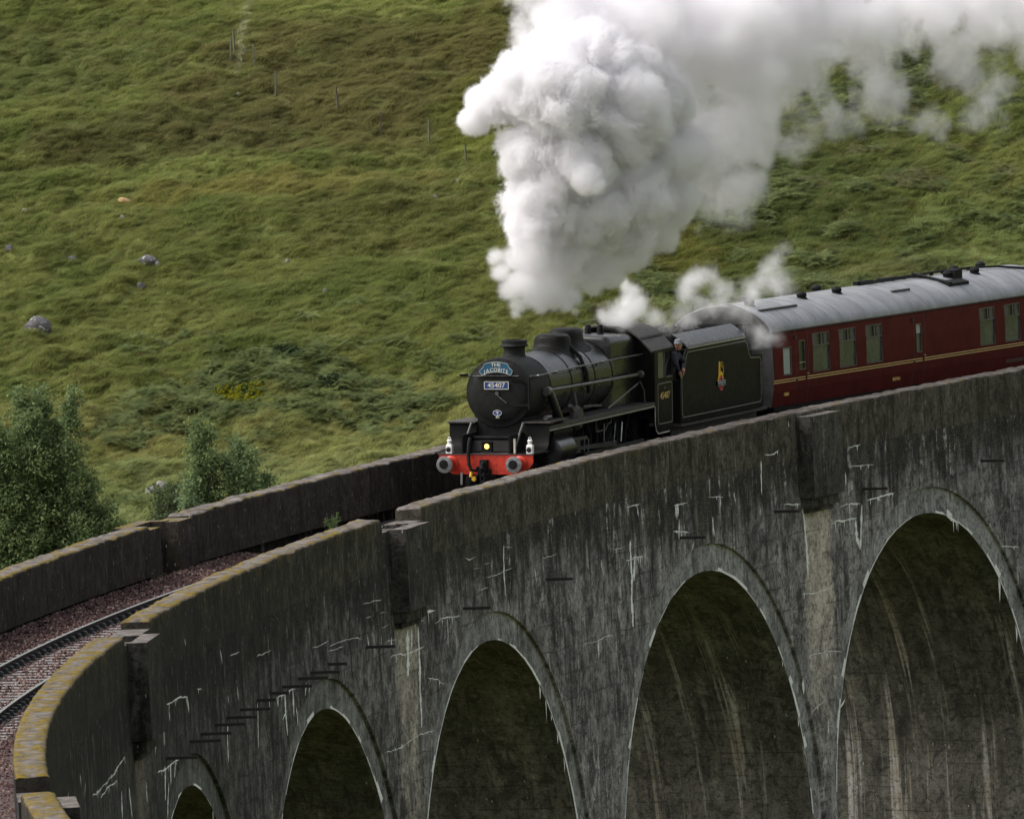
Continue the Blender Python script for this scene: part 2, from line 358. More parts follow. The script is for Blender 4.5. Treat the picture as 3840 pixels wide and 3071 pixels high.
def hill_tint(d, l):
    g = lambda *c: np.array(c)
    z = np.zeros(d.shape+(3,))
    n = fbm(l/2.1, d/3.2, 7.7, 4)[..., None]; n2 = fbm(l/.8, d/1.1, 2.9, 3)[..., None]
    col = g(.085, .095, .030)+np.clip(n, -1, 1)*g(.020, .014, .006)+np.clip(n2, -1, 1)*g(.016, .017, .006)
    def lay(k, c):
        nonlocal col
        k = k[..., None]; col = col*(1-k)+g(*c)*k
    lay(.6*blob(l, d, -5., 424, 6.0, 8.5), (.078, .064, .030))          # heather on the upper slope
    lay(.55*blob(l, d, 2., 428, 4.0, 9), (.080, .068, .026))
    lay(.7*blob(l, d, -10.5, 419, 4.6, 3.0), (.060, .057, .024))        # dark bank under the gully
    lay(.6*blob(l, d, -15, 430, 5, 5), (.070, .078, .030))
    lay(.75*blob(l, d, -4.5, 433.5, 4.5, 2.2), (.115, .125, .040))
    lay(.55*blob(l, d, -7.0, 412, 5.5, 1.6), (.135, .115, .040))          # pale dry grass bench
    lay(.5*blob(l, d, -9.5, 414.5, 4.5, 1.5), (.115, .130, .042))
    lay(.55*blob(l, d, -.5, 419, 1.6, 5), (.115, .125, .028))
    lay(.45*blob(l, d, -3.5, 408, 4, 4), (.075, .072, .027))
    lay(.55*blob(l, d, -3.5, 387, 6.5, 5), (.135, .130, .055))           # paler grass at the foot, with thin mist painted into its tint
    lay(.55*blob(l, d, -8.5, 380, 6.5, 5), (.115, .125, .060))
    lay(.6*blob(l, d, -13., 388, 4, 4), (.120, .112, .045))
    lay(.75*blob(l, d, 8.5, 409, 6., 9), (.050, .062, .022))             # bracken and heather behind the coach
    lay(.6*blob(l, d, 15.5, 402, 3.5, 5), (.105, .125, .048))
    lay(.6*blob(l, d, 11, 398, 5, 3), (.085, .090, .045))
    lay(.6*blob(l, d, 3.5, 404, 3, 6), (.082, .080, .018))
    col = col*(1+.16*np.clip((396-d)/12, 0, 1))[..., None]  # haze over the lower slope painted in as a lighter tint
    k = np.clip(1.2-np.abs(l-(-8.30+.028*(d-427)+.12*perlin(d/1.2, d*0, 2.)))/.11, 0, 1)*np.clip((d-425)/2, 0, 1)     # the bare gully
    lay(.8*k, (.22, .215, .15))
    return np.clip(col*1.5*np.array([1.06, 1.08, 1.0]), .01, .5)
def axis(parts):
    out = []
    for a, b, st in parts: out += list(np.arange(a, b, st))
    return np.array(out+[parts[-1][1]])
def wpt(d, l, z): return CAM[0]+E1[0]*l+E2[0]*d, CAM[1]+E1[1]*l+E2[1]*d, z
def build_terrain():
    da = axis([(-800, 300, 55), (300, 334, 4), (334, 366, .8), (366, 441, .14), (441, 470, .6), (470, 600, 6), (600, 1400, 50), (1400, 5000, 450)])
    la = axis([(-3000, -300, 300), (-300, -60, 24), (-60, -24, 2), (-24, -18, .4), (-18, 19, .13), (19, 26, .4), (26, 60, 2), (60, 300, 24), (300, 3000, 300)])
    D, L = np.meshgrid(da, la, indexing='ij'); Z = hill_z(D, L)
    X, Y, Z = wpt(D, L, Z); n, m = D.shape
    co = np.stack([X, Y, Z], -1).reshape(-1, 3).astype(np.float32)
    i = np.arange(n*m).reshape(n, m); q = np.stack([i[:-1, :-1], i[:-1, 1:], i[1:, 1:], i[1:, :-1]], -1).reshape(-1, 4)
    me = bpy.data.meshes.new('hillside'); me.vertices.add(len(co)); me.vertices.foreach_set('co', co.ravel())
    me.loops.add(q.size); me.loops.foreach_set('vertex_index', q.ravel().astype(np.int32)); me.polygons.add(len(q))
    me.polygons.foreach_set('loop_start', np.arange(0, q.size, 4, dtype=np.int32)); me.polygons.foreach_set('loop_total', np.full(len(q), 4, np.int32))
    me.polygons.foreach_set('use_smooth', np.ones(len(q), bool)); me.update()
    T = hill_tint(D, L)*.62; at = me.attributes.new('tint', 'FLOAT_COLOR', 'POINT')  # soil colour darkened to stand in for shade between the tufts
    at.data.foreach_set('color', np.concatenate([T, np.ones(T.shape[:2]+(1,))], -1).astype(np.float32).ravel())
    tag(link_mesh('hillside', me, M['hill']), 'green Highland hillside of tussock grass and heather rising behind the viaduct', None, None, 'structure')
build_terrain()
# ------------------------------------------------------------------ viaduct
WI, WO, HP = 2.412, 3.015, 1.16
ARCHES = [-77.6, -60.5, -43.65, -26.6, -9.9, 8.5, 25.15, 42.0, 59.0]
PIERS = [-89.0, -69.0, -52.1, -35.1, -18.1, -.7, 16.9, 33.5, 50.5, 68.0]
RI, RE = 7.55, 8.22
via = empty('viaduct', P(0, 0, -26), None, 'curved concrete railway viaduct with arches carrying the steam train', 'viaduct')
def ri(c): return 7.28 if c == 25.15 else RI      # one arch is a little narrower
def zs(c): return -2.27+.0092*(c-8)-ri(c)            # springing level
def span(c, a, b):
    zc = zs(c); n = 36; RI = ri(c); RE = RI+.67
    k = [math.pi*(1-i/n) for i in range(n+1)]
    inn = [(c-RI, -27.)]+[(c+RI*math.cos(t), zc+RI*math.sin(t)) for t in k]+[(c+RI, -27.)]
    ext = [(c-RE, -27.)]+[(c+RE*math.cos(t), zc+RE*math.sin(t)) for t in k]+[(c+RE, -27.)]
    # spandrel wall, near face
    mb = MB(); uf = WO
    ss = sorted(set([round(a+(b-a)*i/44, 3) for i in range(45)]+[round(s, 3) for s, z in ext]))
    def low(s, side):
        x = s-c
        if abs(x) >= RE-1e-4 and not (abs(abs(x)-RE) < 2e-3 and side): return -27.
        return zc+math.sqrt(max(0, RE*RE-x*x))
    for p, q in zip(ss[:-1], ss[1:]):
        if q-p < 1e-4: continue
        mid = (p+q)/2; ins = abs(mid-c) < RE
        zp = low(p, ins); zq = low(q, ins)
        lv = [0.0]+[-.9*i for i in range(1, 40)]
        top_p, top_q = 0.0, 0.0
        m = max(2, int(-min(zp, zq)/3))
        pts_p = [top_p+(zp-top_p)*i/m for i in range(m+1)]; pts_q = [top_q+(zq-top_q)*i/m for i in range(m+1)]
        for i in range(m):
            mb.poly([P(p,uf,pts_p[i+1]),P(q,uf,pts_q[i+1]),P(q,uf,pts_q[i]),P(p,uf,pts_p[i])], [(p,pts_p[i+1]),(q,pts_q[i+1]),(q,pts_q[i]),(p,pts_p[i])])
            mb.poly([P(p,-uf,pts_p[i+1]),P(q,-uf,pts_q[i+1]),P(q,-uf,pts_q[i]),P(p,-uf,pts_p[i])], [(p,pts_p[i+1]),(q,pts_q[i+1]),(q,pts_q[i]),(p,pts_p[i])])
    rows = [[P(s, u, z) for s, z in ext] for u in (WO, WO-.09)]; uvr = [[(s, z) for s, z in ext], [(s, z+.05) for s, z in ext]]
    grid_uv_strip(mb, rows, uvr)
    mb.build('spandrel_wall', M['wall'], via, recalc=False)
    # arch ring, set back behind the wall face
    mb = MB(); ur = WO-.09
    grid_uv_strip(mb, [[P(s, ur, z) for s, z in r] for r in (ext, inn)], [[(s, z) for s, z in r] for r in (ext, inn)])
    grid_uv_strip(mb, [[P(s, -WO+.02, z) for s, z in r] for r in (ext, inn)], [[(s, z) for s, z in r] for r in (ext, inn)])
    mb.build('arch_ring', M['ring'], via, recalc=False)
    # the barrel under the arch and the inner faces of its piers
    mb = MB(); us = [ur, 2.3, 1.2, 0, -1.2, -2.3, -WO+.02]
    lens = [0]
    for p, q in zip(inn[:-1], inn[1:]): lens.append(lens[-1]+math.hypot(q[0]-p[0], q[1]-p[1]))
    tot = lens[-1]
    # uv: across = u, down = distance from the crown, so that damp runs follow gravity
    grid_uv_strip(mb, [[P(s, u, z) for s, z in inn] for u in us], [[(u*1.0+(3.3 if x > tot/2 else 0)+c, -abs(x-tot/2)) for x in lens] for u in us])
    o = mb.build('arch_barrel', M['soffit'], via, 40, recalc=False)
for c, a, b in zip(ARCHES, PIERS[:-1], PIERS[1:]): span(c, a, b)
# deck under the ballast
mb = MB(); arcbox(mb, PIERS[0]-14, PIERS[-1], -WI-.3, WI+.3, -.9, -.42, 1.5); mb.build('deck', M['farwall'], via, recalc=False)
mb = MB(); arcbox(mb, PIERS[0]-14, PIERS[0], -WO, WO, -9., -.9, 1.5); arcbox(mb, PIERS[0]-14, PIERS[0], WI, WO, -.9, 0, 1.5); arcbox(mb, PIERS[0]-14, PIERS[0], -WO, -WI, -.9, 0, 1.5); mb.build('end_wall', M['wall'], via, recalc=False)
def wall_top(mb, s0, s1, side):
    """parapet length: inner and outer faces and a worn, mossy top with rounded arrises"""
    n = max(2, int((s1-s0)/.11)); ss = [s0+(s1-s0)*i/n for i in range(n+1)]
    prof = []     # (across 0..1, height offset)
    for k, h in ((0, -1.16), (0, -.5), (0, -.10), (.0, -.05), (.05, -.012), (.14, 0), (.32, .0), (.5, .0), (.68, .0), (.86, 0), (.95, -.012), (1, -.05), (1, -.10), (1, -.5), (1, -1.16)): prof.append((k, h))
    rows = []; uvs = []
    ks = np.array([k for k, h in prof]); hs = np.array([h for k, h in prof]); SS, KK = np.meshgrid(np.array(ss), ks, indexing='ij'); HH = np.broadcast_to(hs, SS.shape)
    topw = np.clip(1+HH/.11, 0, 1)
    bumpz = topw*(.03*fbm(SS/.55, KK*1.1, side*3.0+.5, 4)+.016*np.abs(perlin(SS/.13, KK*4.5, 2.))+.02*perlin(SS/2.3, KK*0, 5.)-.012)
    bumpu = (.012*fbm(SS/.5, HH/.4, 1.7, 3)+.02*topw*perlin(SS/.35, KK*2, 9.3))
    endr = np.minimum(1, np.minimum(SS-s0, s1-SS)/.07); endz = -.05*(1-endr)**2*topw
    for i, s in enumerate(ss):
        r = []; uvr = []
        for j, (k, h) in enumerate(prof):
            u = (WI+(WO-WI)*k)*side; u += bumpu[i, j]*(1 if k == 1 else -1 if k == 0 else 0)*side
            z = HP+h+bumpz[i, j]+endz[i, j]
            r.append(P(s, u, z)); uvr.append((s+.0*k, HP+h if k in (0, 1) else HP+k*.6))
        rows.append(r); uvs.append(uvr)
    grid_uv_strip(mb, rows, uvs)
    for r, s in ((rows[0], s0), (rows[-1], s1)):
        mb.face([mb.vert(p) for p in r], [(s+k*.6, HP+h-.3) for k, h in prof])
REF = [(-88.9, -89.9, -86.2, -90.07, -87.73), (-51.6, -53.1, -48.6, -52.75, -50.35), (-18.0, -19.75, -15.85, -19.12, -16.78), (17.05, 15.3, 19.0, 15.95, 18.2), (50.6, 49.1, 52.4, 49.4, 51.8)]
THROUGH = 17.05          # here the near parapet runs straight through in front of the refuge
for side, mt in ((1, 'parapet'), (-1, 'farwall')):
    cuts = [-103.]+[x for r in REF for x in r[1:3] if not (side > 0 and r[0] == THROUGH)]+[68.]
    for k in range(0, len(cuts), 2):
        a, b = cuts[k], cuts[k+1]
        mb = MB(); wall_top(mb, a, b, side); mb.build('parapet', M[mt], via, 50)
HR = .86; PJ = .415
for sc, g0, g1, f0, f1 in REF:
    hr = .98 if -60 < sc < -40 else 1.04 if sc > 0 else HR
    for side in (1, -1):
        U = lambda a, b: (min(a*side, b*side), max(a*side, b*side))
        if side < 0: hr = 1.09
        mb = MB()
        thr = side > 0 and sc == THROUGH; lo_u = WO+.012 if thr else WO-.3
        arcbox(mb, f0, f1, *U(WO+PJ-.36, WO+PJ), -1.02, hr)
        for x0, x1 in ((f0, f0+.36), (f1-.36, f1)): arcbox(mb, x0, x1, *U(lo_u, WO+PJ-.36), -1.02, hr)
        if thr: arcbox(mb, f0+.36, f1-.36, *U(lo_u, WO+PJ-.36), -1.0, hr-.01)
        for x0, x1 in ((g0+.004, f0+.36), (f1-.36, g1-.004)):
            if x1 > x0 and not (side > 0 and sc == THROUGH): arcbox(mb, x0, x1, *U(WI, WO-.3), -.3, hr-.02)
        if not thr: arcbox(mb, f0+.36, f1-.36, *U(WO-.28, WO+PJ-.36), -.9, -.1)
        for x0, x1 in ((g0+.004, f0-.002), (f1+.002, g1-.004)):
            if x1-x0 > .05 and not (side > 0 and sc == THROUGH): arcbox(mb, x0, x1, *U(WO-.3, WO), 0.0, hr-.02)
        arcbox(mb, f0+.10, f1-.10, *U(WO-.02, WO+PJ-.13), -1.28, -1.02)
        arcbox(mb, f0+.2, f1-.2, *U(WO-.02, WO+PJ-.26), -1.42, -1.28)
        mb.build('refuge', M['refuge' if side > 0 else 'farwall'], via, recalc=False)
# iron bars sticking out of the wall
BARS = [-47.1, -43.5, -41.9, -39.9, -38.3, -36.5, -34.4, -32.8, -31.3, -29.4, -28.0, -26.0, -21.9, -12.3, -4.75, 6.55, 14.0, 20.7, 29.2, 36.6]
for s in BARS:
    ln = .42 if s in (-34.4, -32.8, -26.0) else .66
    z = -1.05+.0105*(s-29); mb = MB(); arcbox(mb, s-.035, s+.035, WO-.05, WO+ln, z-.032, z+.032); mb.build('iron_bar', M['iron'], via, recalc=False)
# lime that has run out of cracks: thin crusts lying on the wall
LIME = [(0.035,(-8.34,-0.3),(-8.41,-0.94),(-8.39,-1.51)),(0.02,(-11.97,-0.32),(-11.59,-0.4),(-10.99,-0.38)),(0.02,(-8.44,-0.32),(-7.6,-0.41)),(0.02,(-8.31,-0.63),(-7.92,-0.61)),(0.02,(-10.25,-0.62),(-9.67,-0.62)),(0.02,(-11.24,-0.65),(-10.75,-0.66)),(0.02,(-10.12,-0.93),(-9.15,-0.94),(-8.46,-0.89),(-7.69,-0.88)),(0.02,(-5.04,-0.88),(-3.73,-0.86)),(0.02,(-10.86,-1.17),(-9.97,-1.18)),(0.06,(2.47,-1.03),(2.48,-1.81),(2.4,-2.48),(2.36,-3.14)),(0.05,(2.04,-1.5),(2.56,-1.5),(3.09,-1.49),(3.36,-1.48)),(0.05,(2.78,-1.47),(2.65,-2.03)),(0.04,(3.1,-1.48),(3.05,-1.65)),(0.03,(2.24,-1.52),(2.26,-1.64)),(0.02,(1.03,-1.15),(2.01,-1.14)),(0.025,(2.26,-0.21),(2.96,-0.2),(3.4,-0.21)),(0.02,(3.22,-0.21),(3.26,-0.51)),(0.03,(6.3,-0.44),(6.2,-0.75)),(0.03,(6.56,-0.46),(6.42,-0.76)),(0.03,(6.22,-0.46),(7.24,-0.47)),(0.03,(6.03,-1.1),(7.29,-1.21)),(0.03,(6.47,-0.98),(6.45,-1.32)),(0.09,(-17.75,-1.53),(-17.85,-2.05),(-17.92,-2.58)),(0.06,(-17.36,-1.56),(-17.46,-2.01)),(0.06,(-16.73,-1.56),(-16.81,-2.43),(-16.87,-3.16),(-16.87,-3.85)),(0.03,(-19.7,-2.01),(-18.1,-2.06),(-16.2,-2.04)),(0.025,(-20.62,-4.1),(-18.55,-4.06),(-17.68,-3.99),(-15.59,-4.02)),(0.02,(-25.92,-1.25),(-24.08,-1.27),(-22.41,-1.36)),(0.025,(-21.84,-1.29),(-21.73,-1.61)),(0.02,(-20.42,-1.43),(-20.42,-1.65)),(0.03,(-19.38,-1.56),(-19.44,-1.82)),(0.02,(-20.05,-1.63),(-18.87,-1.65)),(0.03,(-15.07,-1.6),(-13.84,-1.58),(-12.64,-1.63)),(0.02,(-13.84,-1.55),(-13.94,-2.24)),(0.06,(-15.94,-1.29),(-15.01,-1.31)),(0.02,(-21.86,-0.93),(-21.31,-0.94)),(0.02,(-22.11,-0.59),(-20.15,-0.65)),(0.02,(-20.43,-0.94),(-19.79,-0.96)),(0.02,(-20.3,-1.29),(-19.64,-1.25)),(0.02,(-16.91,-1.45),(-16.08,-1.44)),(0.03,(-16.06,-2.79),(-14.46,-3.05)),(0.02,(-5.73,-1.05),(-5.61,-1.42)),(0.02,(0.02,-1.3),(0.05,-1.62)),(0.02,(-17.36,-0.63),(-17.32,-0.93)),(0.03,(-0.59,-3.21),(-0.63,-3.67)),(0.02,(-1.86,-3.2),(0.67,-3.21)),(0.04,(-46.74,-0.76),(-44.64,-0.8),(-43.64,-0.86)),(0.06,(-43.64,-0.86),(-43.49,-1.2)),(0.03,(-42.13,-0.81),(-41.51,-0.89)),(0.03,(-46.4,-0.82),(-46.34,-1.13)),(0.05,(-32.05,-1.83),(-31.98,-2.06)),(0.04,(-32.06,-1.86),(-29.9,-1.84)),(0.06,(-31.09,-1.79),(-31.11,-2.34),(-31.04,-2.77)),(0.05,(-30.16,-1.82),(-30.19,-2.42)),(0.04,(-29.88,-2.24),(-29.78,-2.65)),(0.05,(-31.53,-2.4),(-30.94,-2.2)),(0.035,(-34.4,-1.76),(-34.55,-2.73)),(0.03,(-32.97,-1.68),(-32.95,-2.08)),(0.035,(-38.3,-1.86),(-38.42,-2.71)),(0.03,(-48.65,-1.36),(-48.95,-1.61)),(0.03,(-47.38,-0.99),(-47.42,-1.56)),(0.025,(-49.37,-1.25),(-47.28,-1.21)),(0.05,(-28.58,-1.8),(-28.79,-2.09)),(0.04,(-28.21,-1.88),(-28.37,-2.07)),(0.02,(-34.25,-0.78),(-32.44,-0.78)),(0.02,(-37.5,-0.49),(-36.32,-0.51)),(0.02,(-27.75,-1.11),(-25.97,-1.11)),(0.02,(-26.03,-1.33),(-24.3,-1.35)),(0.06,(-47.52,-1.97),(-47.66,-2.67)),(0.05,(-46.62,-2.0),(-46.68,-2.43)),(0.05,(-45.79,-1.98),(-46.11,-2.34)),(0.04,(-48.73,-2.01),(-45.28,-2.03)),(0.05,(-55.17,-1.81),(-55.31,-2.35)),(0.05,(-53.75,-1.84),(-53.43,-2.52)),(0.04,(-50.69,-2.02),(-50.68,-2.44)),(0.05,(-47.01,-2.35),(-47.49,-3.06)),(0.03,(-61.47,-1.35),(-57.95,-1.36),(-54.3,-1.2)),(0.03,(-59.63,-1.55),(-56.08,-1.52)),(0.03,(-38.06,-1.3),(-38.02,-1.47)),(0.03,(-36.83,-1.21),(-36.75,-1.51)),(0.02,(-38.78,-0.24),(-38.58,-0.57)),(0.03,(-47.69,0.5),(-47.69,0.31)),(0.03,(-43.53,0.36),(-43.42,0.2)),(0.03,(-52.47,-0.98),(-50.5,-1.16)),(0.03,(-64.4,-0.65),(-64.28,-0.92)),(0.03,(-63.0,-0.94),(-63.49,-1.17)),(0.025,(-68.21,-0.67),(-69.29,-0.84)),(0.02,(-25.63,-5.67),(-25.16,-5.82)),(0.06,(16.07,-1.19),(16.26,-1.76),(16.27,-2.99)),(0.04,(15.98,-1.15),(14.7,-1.08)),(0.04,(18.87,-1.46),(20.4,-1.49)),(0.05,(18.46,-1.8),(20.08,-1.84)),(0.06,(19.99,-1.86),(20.01,-2.36),(20.24,-2.66)),(0.05,(20.52,-1.53),(20.24,-2.63)),(0.05,(20.86,-1.43),(22.91,-1.41)),(0.06,(21.66,-1.41),(21.83,-1.53)),(0.2,(26.63,-2.12),(26.83,-2.33)),(0.12,(26.6,-2.31),(27.32,-2.51)),(0.03,(15.65,-3.43),(18.04,-3.45)),(0.025,(15.97,-5.03),(18.53,-5.13)),(0.05,(18.14,-6.56),(18.57,-6.35)),(0.03,(13.41,0.27),(14.15,0.22),(14.53,0.3)),(0.13,(17.83,0.8),(17.75,0.51)),(0.03,(19.71,-0.01),(20.61,0.01)),(0.025,(19.73,-0.5),(21.51,-0.58)),(0.025,(13.14,0.14),(13.07,-0.71)),(0.025,(8.92,-0.46),(10.06,-0.55)),(0.03,(9.87,-0.53),(9.84,-0.77)),(0.025,(10.93,-0.49),(11.04,-0.77)),(0.04,(9.19,-0.97),(9.25,-1.46)),(0.03,(16.76,-0.87),(18.4,-0.94)),(0.03,(19.4,-0.63),(19.41,-0.94)),(0.05,(6.3,-0.45),(6.97,-0.5)),(0.04,(6.39,-0.45),(6.34,-0.81)),(0.03,(6.53,-0.82),(6.45,-1.3)),(0.05,(6.0,-1.08),(7.25,-1.21)),(0.04,(15.52,-5.55),(15.5,-5.95)),(0.03,(17.72,-5.65),(18.11,-5.78)),(0.03,(15.94,-6.48),(17.08,-6.25)),(0.03,(17.29,-6.73),(17.24,-7.1)),(0.04,(7.37,-1.7),(7.64,-1.45)),(0.03,(30.23,-3.36),(31.57,-3.5)),(0.03,(15.37,0.99),(15.39,0.83)),(0.02,(20.97,-0.62),(20.92,-0.75))]
def crust(mb, w, pts, r):
    pts = [np.array(p) for p in pts]; path = []
    for p, q in zip(pts[:-1], pts[1:]):
        n = max(2, int(np.hypot((q[0]-p[0])*.35, q[1]-p[1])/.045))
        for i in range(n): path.append(p+(q-p)*i/n)
    path.append(pts[-1]); path = np.array(path); n = len(path)
    steep = abs(path[-1][1]-path[0][1]) > abs(path[-1][0]-path[0][0])*.3
    jx = np.cumsum(r.normal(size=n)*(.007 if steep else .011)); jx -= np.linspace(jx[0], jx[-1], n)
    wd = w*.75*(.25+1.6*np.abs(fbm(np.arange(n)/5., np.zeros(n)+w*100+pts[0][0], 1., 3))+.3); wd *= np.clip(np.minimum(np.arange(n)+.6, n-np.arange(n)-.2)/3, .15, 1)
    # ribbons run down the wall or along a crack
    for i in range(n-1):
        a, b = path[i].copy(), path[i+1].copy()
        if steep: A = [(a[0]+jx[i]*1.6-wd[i]*1.6, a[1]), (a[0]+jx[i]*1.6+wd[i]*1.6, a[1]), (b[0]+jx[i+1]*1.6+wd[i+1]*1.6, b[1]), (b[0]+jx[i+1]*1.6-wd[i+1]*1.6, b[1])]
        else: A = [(a[0], a[1]+jx[i]-wd[i]*.5), (b[0], b[1]+jx[i+1]-wd[i+1]*.5), (b[0], b[1]+jx[i+1]+wd[i+1]*.5), (a[0], a[1]+jx[i]+wd[i]*.5)]
        on = [WO+PJ*0+.009]*4
        mb.poly([P(s, WO+.009, z) for s, z in A])
    if not steep and w > .024:
        for _ in range(int(n*w*6)):
            i = r.integers(0, n); s, z = path[i]; h = r.uniform(.04, .22)*min(1.6, w*28)
            mb.poly([P(s-.03, WO+.011, z+.01), P(s+.05, WO+.011, z+.01), P(s+.015, WO+.011, z-h)])
mb = MB(); rl = np.random.default_rng(3)
for it in LIME:
    crust(mb, it[0], it[1:], rl)
for c in ARCHES[2:7]:            # crusts along the lip of each arch
    zc = zs(c); R0 = ri(c)
    for side in (-1, 1):
        t = .12
        while t < 1.45:
            dt = rl.uniform(.03, .11)
            if rl.random() < (.93 if side < 0 else .8):
                a = math.pi/2-side*t; b = math.pi/2-side*(t+dt)
                for rr, th in ((R0, rl.uniform(.006, .085)*(1.6 if t > .5 else 1)*(.5+float(np.abs(perlin(t*4.+c, side*3., .5)))*2)),):
                    q = [(c+(rr+.002)*math.cos(a), zc+(rr+.002)*math.sin(a)), (c+(rr+.002)*math.cos(b), zc+(rr+.002)*math.sin(b)), (c+(rr+th*rl.uniform(.6, 1.6))*math.cos(b), zc+(rr+th)*math.sin(b)), (c+(rr+th)*math.cos(a), zc+(rr+th)*math.sin(a))]
                    mb.poly([P(s, WO-.082, z) for s, z in q])
            if side > 0 and t > .45 and rl.random() < .22:      # drips hanging from the lip
                a0 = math.pi/2-side*t; x, z = c+R0*math.cos(a0), zc+R0*math.sin(a0); h = rl.uniform(.12, .7); w_ = rl.uniform(.02, .07)
                mb.poly([P(x-.04, WO-.10, z+.10), P(x+w_*2, WO-.10, z+.02), P(x+w_, WO-.10, z-h*.6), P(x, WO-.10, z-h)])
            t += dt
mb.build('lime_streaks', M['lime'], via, recalc=False)['kind'] = 'stuff'
# ------------------------------------------------------------------ track
CANT = math.radians(1.63); UT = .021
def TP(s, u, z): return P(s, u*math.cos(CANT)+z*math.sin(CANT)+UT, z*math.cos(CANT)-u*math.sin(CANT))
trk = empty('railway_track', P(-40, 0, 0), None, 'single railway track with two polished rails curving along the viaduct', 'railway track')
for u in (-.7525, .7525):
    prof = [(-.07, -.159), (.07, -.159), (.07, -.148), (.012, -.13), (.012, -.04), (.035, -.03), (.035, -.004), (-.035, -.004), (-.035, -.03), (-.012, -.04), (-.012, -.13), (-.07, -.148)]
    mb = MB(); mb.loft([[TP(s, u+x, z) for x, z in prof] for s in np.arange(-103, 68.1, 1.0)]); o = mb.build('rail', M['rail'], trk)
    mb = MB(); mb.loft([[TP(s, u+x, z) for x, z in ((-.034, -.0035), (.034, -.0035), (.028, .0), (-.028, .0))] for s in np.arange(-103, 68.1, 1.0)]); mb.build('rail_head', M['railtop'], o)
tpl = None; chm = None
for i, s in enumerate(np.arange(-92, 3, .70)):
    a = s/RAD; jit = random.uniform(-.03, .03)
    if tpl is None:
        mb = MB(); mb.box(-.125, .125, -1.3, 1.3, -.13, 0); me = mb.build('sleeper', M['sleeper'], trk).data; bpy.data.objects.remove(bpy.data.objects['sleeper'])
        mb = MB()
        mb.prism([(-.19, 0), (.19, 0), (.19, .03), (.14, .04), (.12, .11), (-.12, .11), (-.14, .04), (-.19, .03)], -.08, .08, 0)
        mc = mb.build('rail_chair', M['chair'], trk).data; bpy.data.objects.remove(bpy.data.objects['rail_chair']); tpl = me
    base = Vector(TP(s, 0, -.195)); T = Vector((math.sin(a), math.cos(a), -GRAD)).normalized(); N = Vector((math.cos(a), -math.sin(a), 0)); U = (N*math.cos(CANT)-Vector((0, 0, 1))*math.sin(CANT)).normalized(); Zv = U.cross(T)
    if Zv.z < 0: Zv = -Zv
    Mx = Matrix((T, -U, Zv)).transposed().to_4x4(); Mx.translation = base; Mx = Mx @ Matrix.Rotation(random.uniform(-.03, .03), 4, 'Z')
    o = link_mesh('sleeper', me, None, trk); o.matrix_world = Mx
    for w in (-.7525, .7525): c = link_mesh('rail_chair', mc, None, o); c.location = (0, w, .002)
# parenting keeps world placement: track root sits at its own location
bpy.context.view_layer.update()
for o in list(trk.children):
    if o.name.startswith('rail'): o.matrix_parent_inverse = trk.matrix_world.inverted()
    elif o.name.startswith('sleeper'):
        mw = o.matrix_basis.copy(); o.matrix_parent_inverse = trk.matrix_world.inverted(); o.matrix_basis = mw
for o in list(via.children): o.matrix_parent_inverse = via.matrix_world.inverted()
# ballast: a bed of stones, each one real
def ballast():
    n = 52000
    s = np.concatenate([rng.uniform(-90, -20, n-8000), rng.uniform(-20, -12, 8000)]); u = rng.uniform(-WI, WI, n)
    keep = ~((np.abs(((s+92+.35) % .70)-.35) < .13) & (np.abs(u-UT) < 1.3) & (rng.random(n) < .93)); s = s[keep]; u = u[keep]; n = len(s)
    r = rng.uniform(.022, .05, n); edge = np.clip((np.abs(u)-1.3)/.9, 0, 1)
    z = -.205+.075*edge*(u < 0)+.02*fbm(s/.5, u/.5, 1., 2)-u*.028+rng.uniform(-.02, .02, n)
    a = s/RAD; rr = RAD-u; c = np.stack([-rr*np.cos(a), rr*np.sin(a), z-GRAD*s], 1)
    oct_ = np.array([(1,0,0),(-1,0,0),(0,1,0),(0,-1,0),(0,0,1),(0,0,-1)], float)
    v = oct_[None]*rng.uniform(.6, 1.25, (n, 6, 1))*r[:, None, None]
    q = rng.normal(size=(n, 4)); q /= np.linalg.norm(q, axis=1)[:, None]; w, x, y, zz = q.T
    R = np.stack([1-2*(y*y+zz*zz), 2*(x*y-zz*w), 2*(x*zz+y*w), 2*(x*y+zz*w), 1-2*(x*x+zz*zz), 2*(y*zz-x*w), 2*(x*zz-y*w), 2*(y*zz+x*w), 1-2*(x*x+y*y)], 1).reshape(n, 3, 3)
    v = np.einsum('nij,nkj->nki', R, v)+c[:, None]
    f = np.array([(0,2,4),(2,1,4),(1,3,4),(3,0,4),(2,0,5),(1,2,5),(3,1,5),(0,3,5)])
    F = (f[None]+6*np.arange(n)[:, None, None]).reshape(-1, 3)
    me = bpy.data.meshes.new('ballast'); me.from_pydata(v.reshape(-1, 3).tolist(), [], F.tolist())
    pal = np.array([(.078, .047, .042), (.105, .07, .060), (.050, .036, .034), (.17, .13, .11), (.072, .036, .036)])
    pc = pal[rng.choice(5, n, p=[.34, .26, .2, .08, .12])]*1.55*rng.uniform(.7, 1.25, (n, 1))
    at = me.attributes.new('tint', 'FLOAT_COLOR', 'POINT'); at.data.foreach_set('color', np.concatenate([np.repeat(pc, 6, 0), np.ones((6*n, 1))], 1).astype(np.float32).ravel())
    m = attr_mat('ballast_stone', 'tint', False, .8, 0, .15)
    tag(link_mesh('ballast', me, m), 'reddish crushed stone ballast between the parapets round the track', None, None, 'stuff')
    mb = MB(); arcbox(mb, -103, 68, -WI, WI, -.5, -.25, 1.0)
    bed = plain('ballast_bed_fines', (.05, .03, .03), .9, 0, .4, 30); b = mb.build('ballast_bed', bed, None, recalc=False); tag(b, None, None, None, 'structure')
ballast()
